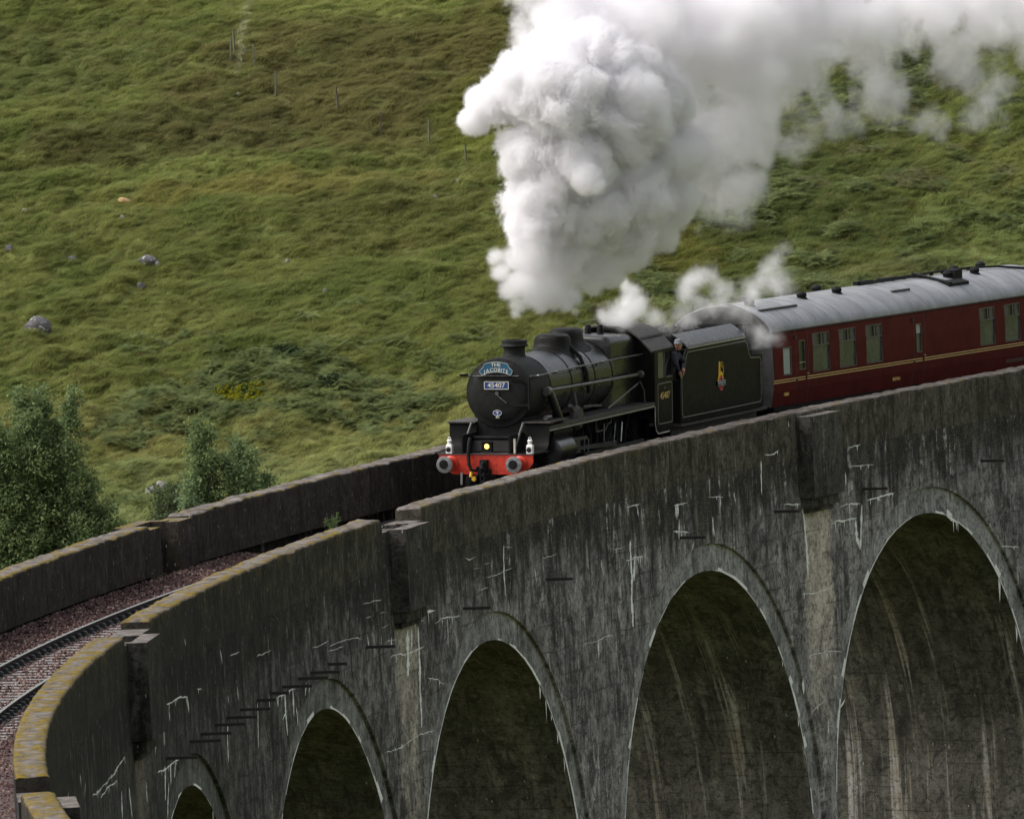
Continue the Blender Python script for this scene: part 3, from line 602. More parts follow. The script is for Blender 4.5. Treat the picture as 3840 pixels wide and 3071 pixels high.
# ------------------------------------------------------------------ vehicles
def vframe(d0, extra=0.0, pivot=0.0, du=0.0):
    s0 = d0*.975; a = s0/RAD
    T = Vector((math.sin(a), math.cos(a), -GRAD)).normalized(); N = Vector((math.cos(a), -math.sin(a), 0)); Z = N.cross(T)
    if Z.z < 0: Z = -Z
    U = N*math.cos(CANT)-Z*math.sin(CANT); Zc = Z*math.cos(CANT)+N*math.sin(CANT)
    T2 = (T-Zc*extra).normalized(); Z2 = (Zc+T*extra).normalized()
    base = Vector(P(s0, UT+du, 0))-T*d0
    base = base+(T-T2)*pivot
    Mx = Matrix((T2, -U, Z2)).transposed().to_4x4(); Mx.translation = base; return Mx
VT = lambda d, u, z: (d, -u, z)          # builder (along, towards viewer, up) -> object axes
def VB(): return MB(VT)
_fontcache = {}
def text_mesh(txt, size, thick=.004, bold=0.0):
    key = (txt, size, thick, bold)
    if key in _fontcache: return _fontcache[key]
    cu = bpy.data.curves.new('txt', 'FONT'); cu.body = txt; cu.size = size; cu.extrude = thick; cu.align_x = 'CENTER'; cu.align_y = 'CENTER'; cu.offset = bold; cu.resolution_u = 4
    o = bpy.data.objects.new('txt', cu); COL.objects.link(o); bpy.context.view_layer.update()
    me = bpy.data.meshes.new_from_object(o.evaluated_get(bpy.context.evaluated_depsgraph_get())); bpy.data.objects.remove(o)
    _fontcache[key] = me; return me
def letters(name, txt, size, d, u, z, face, mat, parent, sx=1.0, bold=0.0, roll=0.0):
    """flat lettering; face 'side' reads from the near side, 'front' from ahead"""
    me = text_mesh(txt, size, .004, bold).copy(); me.name = name
    me.materials.clear(); me.materials.append(mat)
    o = bpy.data.objects.new(name, me); COL.objects.link(o); o.parent = parent
    if face == 'side': X, Y, Zz = Vector((1, 0, 0)), Vector((0, 0, 1)), Vector((0, -1, 0))
    else: X, Y, Zz = Vector((0, -1, 0)), Vector((0, 0, 1)), Vector((-1, 0, 0))
    c, s_ = math.cos(roll), math.sin(roll); X2 = X*c+Y*s_; Y2 = Y*c-X*s_
    Mx = Matrix((X2*sx, Y2, Zz)).transposed().to_4x4(); Mx.translation = Vector(VT(d, u, z)); o.matrix_local = Mx; return o
def loopline(mb, pts, w, u0, u1, closed=True):
    """thin raised line following a (d,z) outline on a side"""
    n = len(pts)
    for i in range(n if closed else n-1):
        a, b = Vector(pts[i]), Vector(pts[(i+1) % n]); t = (b-a); L = t.length
        if L < 1e-6: continue
        t /= L; nrm = Vector((-t.y, t.x))*w/2; a2 = a-t*w*.4; b2 = b+t*w*.4
        q = [a2-nrm, b2-nrm, b2+nrm, a2+nrm]
        mb.hexa([(p.x, u0, p.y) for p in q]+[(p.x, u1, p.y) for p in q])
def rrect(d0, d1, z0, z1, r, n=4):
    out = []
    for cx, cz, a0 in ((d1-r, z0+r, -90), (d1-r, z1-r, 0), (d0+r, z1-r, 90), (d0+r, z0+r, 180)):
        for i in range(n+1):
            a = math.radians(a0+90*i/n); out.append((cx+r*math.cos(a), cz+r*math.sin(a)))
    return out
def wheel(name, root, d, u, r, spokes=16):
    s = 1 if u > 0 else -1
    mb = VB(); mb.lathe([(r, -.06), (r, .06), (r-.07, .06), (r-.07, -.06), (r, -.06)], (d, u, r), 1, 40, False); w = mb.build(name, M['soot'], root, 40)
    mb = VB(); mb.lathe([(.0, -.08), (.16, -.08), (.16, .08), (0, .08)], (d, u, r), 1, 20, False)
    for k in range(spokes):
        a = 2*math.pi*k/spokes; mb.tube([(d+.1*math.cos(a), u, r+.1*math.sin(a)), (d+(r-.05)*math.cos(a), u, r+(r-.05)*math.sin(a))], .028, 5)
    mb.build('spokes', M['soot'], w); return w
# ---- locomotive
loco = empty('steam_locomotive', mat=vframe(4.0, 0, 0, .05), label='black steam locomotive pulling the train, numbered 45407 on its smokebox door', cat='locomotive')
CZ = 2.70
mb = VB(); mb.lathe([(.0, -.03), (.45, -.025), (.66, 0), (.76, .03), (.80, .045), (.835, .05), (.845, .09), (.845, 1.45), (.80, 1.46)], (1.66, 0, CZ), 0, 56); sbx = mb.build('smokebox', M['smokebox'], loco, 35)
mb = VB(); mb.lathe([(.0, -.075), (.25, -.07), (.5, -.05), (.66, -.018), (.70, .004), (.70, .03)], (1.655, 0, CZ), 0, 56, False); door = mb.build('smokebox_door', M['smokebox'], sbx, 30)
mb = VB()
for z in (3.02+.1, ): mb.box(1.56, 1.60, -.58, .58, z-.012, z+.012)
for zz in (2.98, 2.40):
    mb.box(1.60, 1.645, .36, .80, zz-.03, zz+.03)
mb.tube([(1.60, .80, 2.3), (1.60, .80, 3.08)], .025, 6)
mb.build('door_hinges', M['soot'], door)
mb = VB(); mb.tube([(1.53, -.6, 3.115), (1.53, .57, 3.115)], .013, 6); mb.build('door_rail', M['rod'], door)
mb = VB(); mb.tube([(1.52, -.02, 2.67), (1.50, .25, 2.46)], [.012, .016], 6); mb.lathe([(.05, -.02), (.05, .05)], (1.55, 0, 2.69), 0, 12); mb.build('door_handle', M['rod'], door, 30)
mb = VB()
for k in range(24):
    a = 2*math.pi*k/24; mb.lathe([(.016, -.012), (.012, -.02), (0.001, -.024)], (1.70, .80*math.cos(a), CZ+.80*math.sin(a)), 0, 6)
mb.build('rivets', M['smokebox'], sbx)['kind'] = 'stuff'
mb = VB(); mb.prism(rrect(-.31, .29, 2.805, 2.968, .02), 1.535, 1.555, 0)      # number plate on the door
npl = mb.build('number_plate', M['plateblue'], door)
mb = VB()
for a, b in (((-.318, 2.797), (.298, 2.797)), ((-.318, 2.976), (.298, 2.976))): mb.box(1.53, 1.552, a[0], b[0], a[1]-.007, a[1]+.007)
for u in (-.316, .296): mb.box(1.53, 1.552, u-.007, u+.007, 2.797, 2.976)
mb.build('plate_border', M['letter'], npl)
letters('plate_number', '45407', .165, 1.530, -.01, 2.887, 'front', M['letter'], npl, 1.08, .001)
mb = VB(); mb.prism([(.01-.02+.105*math.cos(t), 2.215+.062*math.sin(t)) for t in np.linspace(0, 2*math.pi, 28)[:-1]], 1.578, 1.60, 0); sp = mb.build('shed_plate', M['plateblue'], door)
mb = VB(); q = [(-.01+.108*math.cos(t), 2.215+.065*math.sin(t)) for t in np.linspace(0, 2*math.pi, 28)[:-1]]
mb.tube([(1.577, a, b) for a, b in q]+[(1.577,)+q[0]], .006, 5); mb.build('plate_border', M['letter'], sp)
letters('plate_number', '65', .06, 1.573, -.01, 2.228, 'front', M['letter'], sp, 1.1, .002); letters('plate_number', 'J', .05, 1.573, -.005, 2.180, 'front', M['letter'], sp, 1, .002)
letters('plate_letters', 'SC', .075, 1.585, -.005, 2.118, 'front', M['letter'], door, 1.1, .003)
# saddle, front frame plates and struts
mb = VB(); mb.hexa([(1.75, -.62, 1.3), (3.0, -.62, 1.3), (3.0, .62, 1.3), (1.75, .62, 1.3), (1.75, -.56, 2.2), (3.0, -.56, 2.2), (3.0, .56, 2.2), (1.75, .56, 2.2)]); mb.build('saddle', M['soot'], loco)
mb = VB(); mb.hexa([(1.0, -.55, 1.32), (1.75, -.55, 1.32), (1.75, .55, 1.32), (1.0, .55, 1.32), (1.35, -.55, 1.62), (1.75, -.55, 1.66), (1.75, .55, 1.66), (1.35, .55, 1.62)]); mb.tube([(1.33, -.55, 1.63), (1.33, .55, 1.63)], .05, 8); mb.build('steam_chest_cover', M['black'], loco, 30)
for u in (-.655, .665):
    mb = VB(); mb.tube([(1.56, u-.02, 1.96), (.78, u, 1.38)], .032, 7); mb.build('smokebox_strut', M['rod'], loco, 40)
# running plate: high beside the boiler, sweeping down to the buffer beam
for sgn, nm in ((1, 'near'), (-1, 'far')):
    mb = VB(); a, b = (.58, 1.27) if sgn > 0 else (-1.27, -.58)
    mb.box(1.70, 10.25, a, b, 1.85, 1.885); mb.box(1.70, 10.25, (1.235 if sgn > 0 else -1.265), (1.265 if sgn > 0 else -1.235), 1.76, 1.85)
    mb.build('running_plate', M['plate'], loco)
    mb = VB(); prof = [(.58, 1.285), (1.25, 1.285), (1.5, 1.33), (1.64, 1.45), (1.69, 1.62), (1.70, 1.885)]; pr2 = [(x-.03, z+.02) for x, z in prof]
    mb.loft([[(x, a, z) for x, z in prof]+[(x, a, z) for x, z in pr2[::-1]], [(x, b, z) for x, z in prof]+[(x, b, z) for x, z in pr2[::-1]]]); mb.build('front_sweep', M['black'], loco, 40)
    mb = VB(); prof = [(1.30, 1.99), (1.30, 1.93), (1.22, 1.86), (1.17, 1.79), (1.20, 1.72), (1.19, 1.62), (1.13, 1.52), (1.06, 1.47), (.6, 1.45), (.6, 1.99)]
    mb.prism([(sgn*x, z) for x, z in prof], 1.72, 2.0, 0); mb.build('cylinder_cover', M['black'], loco, 40)
    mb = VB(); mb.box(1.62, 3.1, *((.6, 1.31) if sgn > 0 else (-1.31, -.6)), 1.965, 1.995); mb.build('cover_top', M['plate'], loco)
    mb = VB(); mb.lathe([(.30, 0), (.36, .03), (.36, 1.25), (.30, 1.28), (.12, 1.3), (.10, 1.55)], (2.42, sgn*.97, 1.20), 0, 28); mb.build('cylinder', M['boiler'], loco, 35)
    mb = VB(); mb.lathe([(.17, 0), (.17, 1.5), (.1, 1.55)], (2.36, sgn*1.0, 1.66), 0, 20); mb.build('piston_valve', M['black'], loco, 35)
mb = VB(); mb.box(1.70, 10.20, 1.268, 1.276, 1.765, 1.80); mb.build('lining', M['liningdim'], loco)
# buffer beam
mb = VB(); mb.prism([(-1.17, 1.275), (1.22, 1.275), (1.22, 1.08), (1.12, .94), (.8, .80), (-.8, .80), (-1.08, .94), (-1.17, 1.08)], .52, .57, 0); beam = mb.build('buffer_beam', M['red'], loco)
mb = VB(); mb.box(.50, 1.7, -1.2, 1.25, 1.278, 1.296); mb.build('front_platform', M['plate'], loco)
mb = VB()
for u in np.arange(-1.05, 1.15, .19):
    for z in (1.22, 1.06, .9): mb.lathe([(.017, 0), (.012, -.012), (.001, -.015)], (.52, u+.01*math.sin(9*u+z), z), 0, 6)
mb.build('rivets', M['red'], beam)['kind'] = 'stuff'
for u in (-.87, .89):
    mb = VB(); mb.lathe([(.19, .56), (.19, .50), (.145, .46), (.135, .22), (.12, .21)], (0, u, 1.065), 0, 24, False); bf = mb.build('buffer', M['red'], beam, 35)
    mb = VB(); mb.lathe([(.001, -.012), (.12, -.008), (.195, .004), (.205, .018), (.205, .045), (.09, .06), (.09, .25)], (0, u, 1.065), 0, 36, False); bh = mb.build('buffer_head', M['bufface'], bf, 35)
    mb = VB(); mb.lathe([(.001, -.015), (.10, -.0125), (.115, -.0095)], (-.001, u-.01, 1.075), 0, 20, False); mb.build('grease_patch', M['soot'], bh)
mb = VB(); mb.box(.36, .52, -.09, .09, .92, 1.16); mb.tube([(.40, 0, 1.1), (.28, 0, 1.06), (.24, 0, .97), (.33, 0, .9)], .045, 8); mb.box(.42, .52, -.16, .16, .8, .93); mb.build('coupling_hook', M['soot'], beam, 40)
mb = VB()
for k in range(3): mb.tube([(.30, .045+.01*k, .92-.15*k), (.28, .05, .80-.15*k), (.30, -.045, .80-.15*k), (.30, -.045, .92-.15*k), (.30, .045, .92-.15*k)], .022, 6)
mb.build('coupling_chain', M['soot'], beam)
mb = VB(); mb.tube([(.66, -.42, 1.3), (.60, -.40, 1.62), (.54, -.38, 1.66), (.45, -.38, 1.55), (.42, -.39, 1.3), (.40, -.37, 1.05), (.36, -.30, .92), (.40, -.2, .9), (.47, -.16, .98)], .042, 10); mb.build('brake_hose', M['soot'], beam, 50)
mb = VB(); mb.tube([(.45, -.33, .86), (.40, -.33, .74)], .04, 8); mb.lathe([(.055, -.05), (.065, 0), (.04, .05)], (.42, -.25, .70), 0, 10); mb.build('hose_cock', plain('hose_cock_yellow', (.62, .36, .02), .5), beam)
mb = VB(); mb.tube([(.46, -.58, .85), (.44, -.58, .55)], .03, 7); mb.build('steam_heat_pipe', M['steel'], beam)
mb = VB(); mb.box(.56, .62, .72, .76, 1.30, 1.66); mb.build('data_plate', M['lining'], loco)
mb = VB(); mb.box(.62, .76, -.12, .14, 1.33, 1.58); mb.box(.57, .64, -.10, .12, 1.60, 1.615); hl = mb.build('headlight', M['soot'], loco)
mb = VB(); mb.lathe([(.001, -.01), (.05, -.006), (.062, 0)], (.615, .02, 1.47), 0, 24, False); mb.build('headlight_lens', M['glow'], hl, 40)
# chimney and domes
mb = VB(); mb.lathe([(.44, -.16), (.36, -.10), (.29, -.03), (.262, .06), (.255, .13), (.265, .22), (.30, .235), (.345, .25), (.345, .275), (.315, .30), (.31, .375), (.325, .39), (.30, .40), (.24, .40), (.22, .1)], (2.97, 0, 3.50), 2, 40, False); mb.build('chimney', M['smokebox'], loco, 35)
def blr(d): return .80+.065*min(1, max(0, (d-3.1)/5.1))
mb = VB(); mb.lathe([(blr(d), d) for d in (3.1, 3.3, 4.2, 4.9, 5.0, 6.0, 6.7, 7.5, 8.3)], (0, 0, CZ), 0, 64); blro = mb.build('boiler', M['boiler'], loco, 35)
for d in (3.32, 4.95, 6.75, 8.10):
    mb = VB(); mb.lathe([(blr(d)+.001, d-.03), (blr(d)+.009, d-.03), (blr(d)+.009, d+.03), (blr(d)+.001, d+.03)], (0, 0, CZ), 0, 64, False); mb.build('boiler_band', M['black'], blro, 40)
def dome(name, d, half_d, half_u, top, mat):
    mb = VB(); rings = []; n = 40
    for k, (f, h) in enumerate(((1.55, 0), (1.25, .08), (1.08, .22), (1.0, .45), (.97, .7), (.90, .88), (.74, .97), (.4, 1.0), (.05, 1.005))):
        ring = []
        for i in range(n):
            t = 2*math.pi*i/n; e = 2.6
            cx = math.copysign(abs(math.cos(t))**(2/e), math.cos(t)); cu = math.copysign(abs(math.sin(t))**(2/e), math.sin(t))
            dd = d+half_d*f*cx; uu = half_u*f*cu
            zb = CZ+math.sqrt(max(.02, blr(dd)**2-min(uu*uu, .6)))-.012
            ring.append((dd, uu, zb+(top-zb)*h))
        rings.append(ring)
    mb.loft(rings); return mb.build(name, mat, loco, 40)
dome('top_feed_cover', 5.98, .46, .44, 3.86, M['black']); dome('steam_dome', 7.05, .58, .39, 3.94, M['black'])
mb = VB(); mb.tube([(5.98, .42, 3.55), (5.98, .70, 3.30), (5.98, .87, 2.9), (5.98, .92, 2.4)], .05, 8); mb.build('feed_pipe', M['black'], loco, 40)
# Belpaire firebox
def fbsec(d, half, top):
    q = [(half, 1.9), (half, 3.05)]
    for i in range(7):
        a = math.radians(15*i); q.append((half-.20+.20*math.cos(a), top-.22+.22*math.sin(a)))
    q += [(0, top+.03)]
    return [(d, u, z) for u, z in q]+[(d, -u, z) for u, z in q[::-1][1:]]
mb = VB(); mb.loft([fbsec(8.14, .72, 3.56), fbsec(8.19, .775, 3.64), fbsec(8.27, .79, 3.655), fbsec(10.3, .80, 3.60)]); fb = mb.build('firebox', M['boiler'], loco, 50)
mb = VB(); mb.box(9.15, 9.30, .30, .42, 3.52, 3.60); mb.tube([(9.2, .38, 3.56), (9.3, .58, 3.50)], .03, 6); mb.build('washout_cover', M['soot'], fb)
for u in (-.16, .16):
    mb = VB(); mb.lathe([(.11, 0), (.11, .1), (.08, .12), (.08, .3), (.06, .33)], (9.35, u, 3.54), 2, 16); mb.build('safety_valve', M['soot'], loco, 40)
mb = VB(); mb.lathe([(.05, 0), (.05, .22), (.02, .28)], (10.0, -.45, 3.5), 2, 12); mb.build('whistle', M['rod'], loco, 40)
# handrails, ejector pipe, steam pipes and fittings on the near side
for sgn in (1, -1):
    mb = VB(); mb.tube([(1.72, sgn*.80, 3.10), (1.95, sgn*.90, 3.09), (5.3, sgn*.93, 3.11), (8.2, sgn*.96, 3.10), (10.3, sgn*.96, 3.08)], .02, 7)
    hr = mb.build('handrail', M['rod'], loco, 40)
    mb = VB()
    for d in (2.0, 3.45, 5.3, 7.2, 8.7): mb.tube([(d, sgn*.80, 3.06), (d, sgn*.94, 3.10)], .03, 6)
    mb.build('rail_stanchions', M['rod'], hr)['kind'] = 'stuff'
    mb = VB(); mb.tube([(2.62, sgn*.86, 2.66), (2.75, sgn*.95, 2.66), (3.3, sgn*1.04, 1.9)], [.085, .10, .105], 12); mb.build('steam_pipe', M['boiler'], loco, 40)
mb = VB(); mb.lathe([(.11, 0), (.11, .2)], (2.55, .93, 2.67), 0, 12); mb.tube([(2.6, .95, 2.69), (5.2, .96, 2.65), (7.6, .98, 2.62), (9.75, 1.0, 2.61)], .045, 9); ej = mb.build('ejector_pipe', M['rod'], loco, 40)
mb = VB()
for d in (5.2, 7.6): mb.lathe([(.06, -.03), (.06, .03)], (d, .97, 2.635), 0, 10)
mb.build('pipe_joint', M['rod'], ej)
mb = VB(); mb.tube([(1.72, -.80, 3.13), (1.6, -.86, 3.13), (1.45, -.9, 3.14)], .03, 7); mb.build('lamp_iron', M['soot'], loco)
mb = VB(); mb.lathe([(.08, 0), (.1, .05), (.06, .1)], (9.75, 1.05, 2.61), 0, 10); mb.tube([(9.7, 1.05, 2.45), (9.95, 1.08, 2.2), (10.0, 1.08, 1.9)], .022, 7); mb.build('ejector', M['rod'], loco, 40)
mb = VB(); mb.tube([(6.85, 1.12, 1.96), (7.85, 1.08, 2.11), (9.9, 1.0, 2.42)], [.022, .026, .02], 7); mb.build('reversing_rod', M['rod'], loco, 40)
mb = VB(); mb.lathe([(.30, -.1), (.31, 0), (.24, .1)], (4.75, 1.0, 1.88), 1, 24); mb.tube([(4.75, 1.0, 2.1), (4.78, .92, 2.5)], .04, 8); mb.tube([(5.1, 1.05, 2.12), (5.6, 1.05, 2.11), (6.5, 1.05, 2.06)], .03, 6); mb.build('lubricator', M['plate'], loco, 40)
mb = VB(); mb.tube([(3.9, 1.1, 2.24), (4.15, 1.1, 2.08)], .05, 8); mb.build('drain_cock', M['rod'], loco)
mb = VB(); mb.tube([(2.1, 1.05, 2.06), (2.45, 1.05, 2.06)], .06, 10); mb.build('mechanical_lubricator', M['rod'], loco, 40)
# motion and wheels
for u in (-.75, .75):
    for d in (1.95, 3.93): wheel('bogie_wheel', loco, d, u, .495, 10)
    for d in (5.6, 7.72, 10.1): wheel('driving_wheel', loco, d, u, .914, 18)
mb = VB(); mb.box(.6, 11.8, -.62, -.58, .75, 1.75); mb.box(.6, 11.8, .58, .62, .75, 1.75); mb.build('frame', M['soot'], loco)
for sgn in (1, -1):
    U0 = sgn*.98
    mb = VB(); mb.hexa([(3.75, U0-.03, 1.36), (5.55, U0-.03, 1.30), (5.55, U0+.03, 1.30), (3.75, U0+.03, 1.36), (3.75, U0-.03, 1.44), (5.55, U0-.03, 1.38), (5.55, U0+.03, 1.38), (3.75, U0+.03, 1.44)]); mb.build('slide_bar', M['rod'], loco)
    mb = VB(); mb.box(4.5, 4.85, U0-.06, U0+.06, 1.02, 1.32); mb.tube([(3.7, U0, 1.18), (4.6, U0, 1.18)], .035, 8); mb.build('crosshead', M['rod'], loco)
    mb = VB(); mb.hexa([(4.65, U0+.02, 1.1), (7.72, U0+.02, .98), (7.72, U0+.08, .98), (4.65, U0+.08, 1.1), (4.65, U0+.02, 1.18), (7.72, U0+.02, 1.12), (7.72, U0+.08, 1.12), (4.65, U0+.08, 1.18)]); mb.build('connecting_rod', M['rod'], loco)
    mb = VB(); mb.box(5.45, 10.25, U0-.06, U0-.01, .86, .98); mb.build('coupling_rod', M['rod'], loco)
    mb = VB(); loopline(mb, [(6.0, 1.45), (6.0, 1.76), (7.2, 1.76), (7.2, 1.60), (6.9, 1.58), (6.75, 1.45)], .04, U0+.08, U0+.12); mb.build('motion_bracket', M['plate'], loco)
    mb = VB(); mb.tube([(6.55, U0+.13, 1.62), (6.5, U0+.13, 1.12)], .022, 6); mb.tube([(7.55, U0+.1, 1.55), (7.35, U0+.12, 1.1)], .022, 6); mb.tube([(5.45, U0+.08, 1.32), (5.4, U0+.08, 1.0)], .018, 6); mb.tube([(5.1, U0+.08, 1.34), (5.08, U0+.08, 1.0)], .018, 6); mb.build('valve_gear', M['rod'], loco)
    mb = VB(); mb.tube([(7.98, U0+.14, 1.55), (7.86, U0+.14, 1.08)], .022, 6); mb.build('sand_pipe', M['steel'], loco)
# cab
CU = 1.255
def cabsec(d):
    q = [(CU, 3.16), (.98, 3.46), (.74, 3.64), (.42, 3.77), (0, 3.82)]
    return [(d, u, z) for u, z in q]+[(d, -u, z) for u, z in q[::-1][1:]]
def cabsec2(d): return [(d, u*.985, z-.04) for (_, u, z) in cabsec(d)]
mb = VB(); A = [cabsec(d) for d in (10.1, 11.95)]; B = [cabsec2(d) for d in (10.1, 11.95)]
mb.loft([A[0]+B[0][::-1], A[1]+B[1][::-1]]); cabroof = mb.build('cab_roof', M['plate'], loco, 30)
mb = VB(); mb.hexa([(10.15, 1.0, 3.462), (11.85, 1.0, 3.462), (11.85, .96, 3.50), (10.15, .96, 3.50), (10.15, 1.01, 3.475), (11.85, 1.01, 3.475), (11.85, .97, 3.515), (10.15, .97, 3.515)]); mb.box(10.5, 11.3, -.3, .3, 3.80, 3.85); mb.build('rain_strip', M['black'], cabroof)
mb = VB(); mb.prism([(u, z-.045) for (_, u, z) in cabsec(0)]+[(-CU, 1.9), (CU, 1.9)], 10.30, 10.34, 0); mb.build('cab_front', M['black'], loco)
for sgn in (1, -1):
    mb = VB(); a, b = sgn*(CU-.03), sgn*CU
    def pan(d0, d1, z0, z1): mb.box(d0, d1, min(a, b), max(a, b), z0, z1)
    pan(10.32, 11.80, 1.30, 2.44); pan(10.32, 10.60, 2.44, 3.15); pan(11.70, 11.80, 2.44, 3.15); pan(10.60, 11.70, 3.09, 3.15)
    mb.prism([(10.32, 1.30), (11.80, 1.30), (11.80, 1.08), (10.55, 1.08), (10.40, 1.14), (10.32, 1.25)], min(a, b), max(a, b), 1)
    cab = mb.build('cab_side', M['black'], loco)
    if sgn > 0:
        mb = VB(); loopline(mb, rrect(10.55, 11.72, 1.31, 2.31, .09), .018, CU, CU+.004); mb.build('lining', M['liningdim'], cab)
        mb = VB(); loopline(mb, [(10.28, 1.76), (10.28, 1.36), (10.34, 1.18), (10.50, 1.09), (10.62, 1.08), (11.45, 1.085)], .03, CU+.002, CU+.008, False); mb.build('lining', M['lining'], cab)
        letters('cab_number', '45407', .235, 11.13, CU+.001, 1.99, 'side', M['gold'], cab, 1.34, .001)
        letters('power_class', '5', .08, 11.14, CU+.001, 2.185, 'side', M['liningdim'], cab, 1.5, .002)
        mb = VB(); mb.box(10.62, 11.14, CU-.02, CU-.012, 2.45, 3.09); mb.build('window_pane', M['glass'], cab)
        mb = VB(); mb.box(11.13, 11.16, CU-.03, CU+.006, 2.44, 3.10); mb.box(11.18, 11.69, CU-.01, CU+.03, 2.435, 2.465); mb.build('window_frame', M['rod'], cab)
mb = VB(); mb.box(10.4, 11.9, -1.2, 1.2, 1.45, 1.5); mb.box(10.4, 10.9, -1.1, 1.1, 1.5, 2.3); mb.build('cab_floor', M['soot'], loco)
mb = VB()
for z in (.95, .6): mb.box(11.0, 11.4, 1.1, 1.3, z, z+.03)
mb.box(11.0, 11.03, 1.15, 1.2, .6, 1.3); mb.box(11.37, 11.4, 1.15, 1.2, .6, 1.3); mb.build('cab_steps', M['soot'], loco)
# ---- lamps standing on the buffer beam, train headboard
def lamp(u, d, z, label):
    t = empty('oil_lamp', mat=loco.matrix_world @ Matrix.Translation(VT(d, u, z)), label=label, cat='lamp', group='white oil lamps on the buffer beam')
    mb = VB(); mb.box(-.07, .07, -.075, .075, .0, .19); mb.hexa([(-.07, -.075, .19), (.07, -.075, .19), (.07, .075, .19), (-.07, .075, .19), (-.045, -.05, .225), (.045, -.05, .225), (.045, .05, .225), (-.045, .05, .225)]); mb.build('lamp_body', M['whitepaint'], t)
    mb = VB(); mb.lathe([(.05, .22), (.05, .29), (.062, .292), (.062, .315), (.04, .34)], (0, 0, 0), 2, 14); mb.build('lamp_top', M['whitepaint'], t, 40)
    mb = VB(); mb.tube([(0, -.032, .33), (0, -.03, .38), (0, 0, .40), (0, .03, .38), (0, .032, .33)], .009, 6); mb.build('handle', M['whitepaint'], t)
    mb = VB(); mb.lathe([(.062, .005), (.058, -.012), (.03, -.02), (.001, -.022)], (-.07, -.01, .095), 0, 18, False); mb.build('lens', M['darkglass'], t, 40)
    mb = VB(); mb.tube([(-.075, -.065, .13), (-.075, -.03, .165), (-.075, .03, .165), (-.075, .06, .13)], .008, 5); mb.build('lens_hood', M['whitepaint'], t)
lamp(-.93, .62, 1.30, 'white oil lamp standing above the grey buffer nearest the far parapet')
lamp(1.12, .62, 1.30, 'white oil lamp standing above the grey buffer nearest the camera-side parapet')
hb = empty('headboard', mat=loco.matrix_world @ Matrix.Translation(VT(1.47, .01, 3.12)), label='blue curved headboard reading THE JACOBITE on the smokebox door', cat='headboard')
def hbshape(k=1.0):
    def arc(c, r, a0, a1, n): return [(c[0]+r*math.cos(math.radians(a0+(a1-a0)*i/n)), c[1]+r*math.sin(math.radians(a0+(a1-a0)*i/n))) for i in range(n+1)]
    low = [(-.375, .02)]+[(-.37+.74*i/10, .02+.075*(1-((i-5)/5)**2)) for i in range(1, 10)]+[(.375, .02)]
    right = [(.43, .115), (.40, .15), (.35, .19), (.32, .24), (.305, .29)]
    top = [(.305-.61*i/8, .29+.05*(1-((i-4)/4)**2)) for i in range(1, 8)]
    left = [(-.305, .29), (-.32, .24), (-.35, .19), (-.40, .15), (-.43, .115)]
    q = low+right+top+left; c = (0, .17)
    return [(c[0]+(x-c[0])*k, c[1]+(z-c[1])*k) for x, z in q]
mb = VB(); mb.prism(hbshape(), 0, .03, 0); mb.build('board', M['blue'], hb)
mb = VB(); q = hbshape(.985); mb.tube([(-.003, x, z) for x, z in q+[q[0]]], .007, 5); mb.build('border', M['grey'], hb)
letters('title_letters', 'THE', .125, -.004, .0, .268, 'front', M['letter'], hb, 1.1, .0)
_w = []
for ch in 'JACOBITE':
    vv = [v.co.x for v in text_mesh(ch, .132, .004, .0).vertices]; _w.append((max(vv)-min(vv))*.92)
_x = -(sum(_w)+.021*7)/2
for ch, w in zip('JACOBITE', _w):
    x = _x+w/2; _x += w+.021
    letters('title_letters', ch, .132, -.004, x, .148-.085*(x/.36)**2, 'front', M['letter'], hb, .92, .0, -x*.42)
# ---- tender
tend = empty('tender', mat=vframe(15.5), label='black tender behind the cab with cream lining and a lion emblem', cat='tender')
def tsec(d, hi=3.05, inn=.86, top=3.40):
    q = [(1.27, 1.22), (1.27, hi)]
    if top: q += [(1.265, hi+.03), (1.23, hi+.10), (1.12, hi+.20), (.99, hi+.29), (inn, top)]
    return [(d, u, z) for u, z in q]+[(d, -u, z) for u, z in q[::-1]]
mb = VB()
side = [(12.50, 1.22), (18.62, 1.22), (18.62, 2.56), (17.80, 2.60), (17.66, 2.72), (17.55, 2.95), (17.40, 3.05), (13.02, 3.05), (12.90, 2.98), (12.83, 2.84), (12.74, 2.62), (12.58, 2.50), (12.50, 2.38)]
for sgn in (1, -1): mb.prism(side, min(sgn*1.23, sgn*1.27), max(sgn*1.23, sgn*1.27), 1)
mb.box(12.5, 12.54, -1.228, 1.228, 1.22, 2.3); mb.box(18.58, 18.62, -1.228, 1.228, 1.22, 2.56); mb.box(12.6, 18.6, -1.22, 1.22, 2.2, 2.25); mb.box(17.5, 17.55, -1.22, 1.22, 2.25, 3.3); mb.box(13.3, 13.35, -.86, .86, 2.25, 3.35); tank = mb.build('tank', M['black'], tend)
for sgn in (1, -1):
    q = [(1.27, 3.052), (1.262, 3.10), (1.22, 3.16), (1.12, 3.25), (.99, 3.34), (.86, 3.41), (.84, 3.40), (.97, 3.32), (1.10, 3.22), (1.19, 3.13), (1.235, 3.08), (1.24, 3.052)]
    mb = VB(); mb.loft([[(d, sgn*u, z) for u, z in q] for d in (13.04, 13.1, 15, 17.4)]); mb.build('tank_coping', M['boiler'], tank, 40)
mb = VB(); loopline(mb, [(13.12, 3.06), (17.28, 3.06)], .018, 1.272, 1.278, False); loopline(mb, [(13.2, 1.0), (13.3, 1.0)], .001, 1.2, 1.201, False); mb.build('lining', M['lining'], tank)
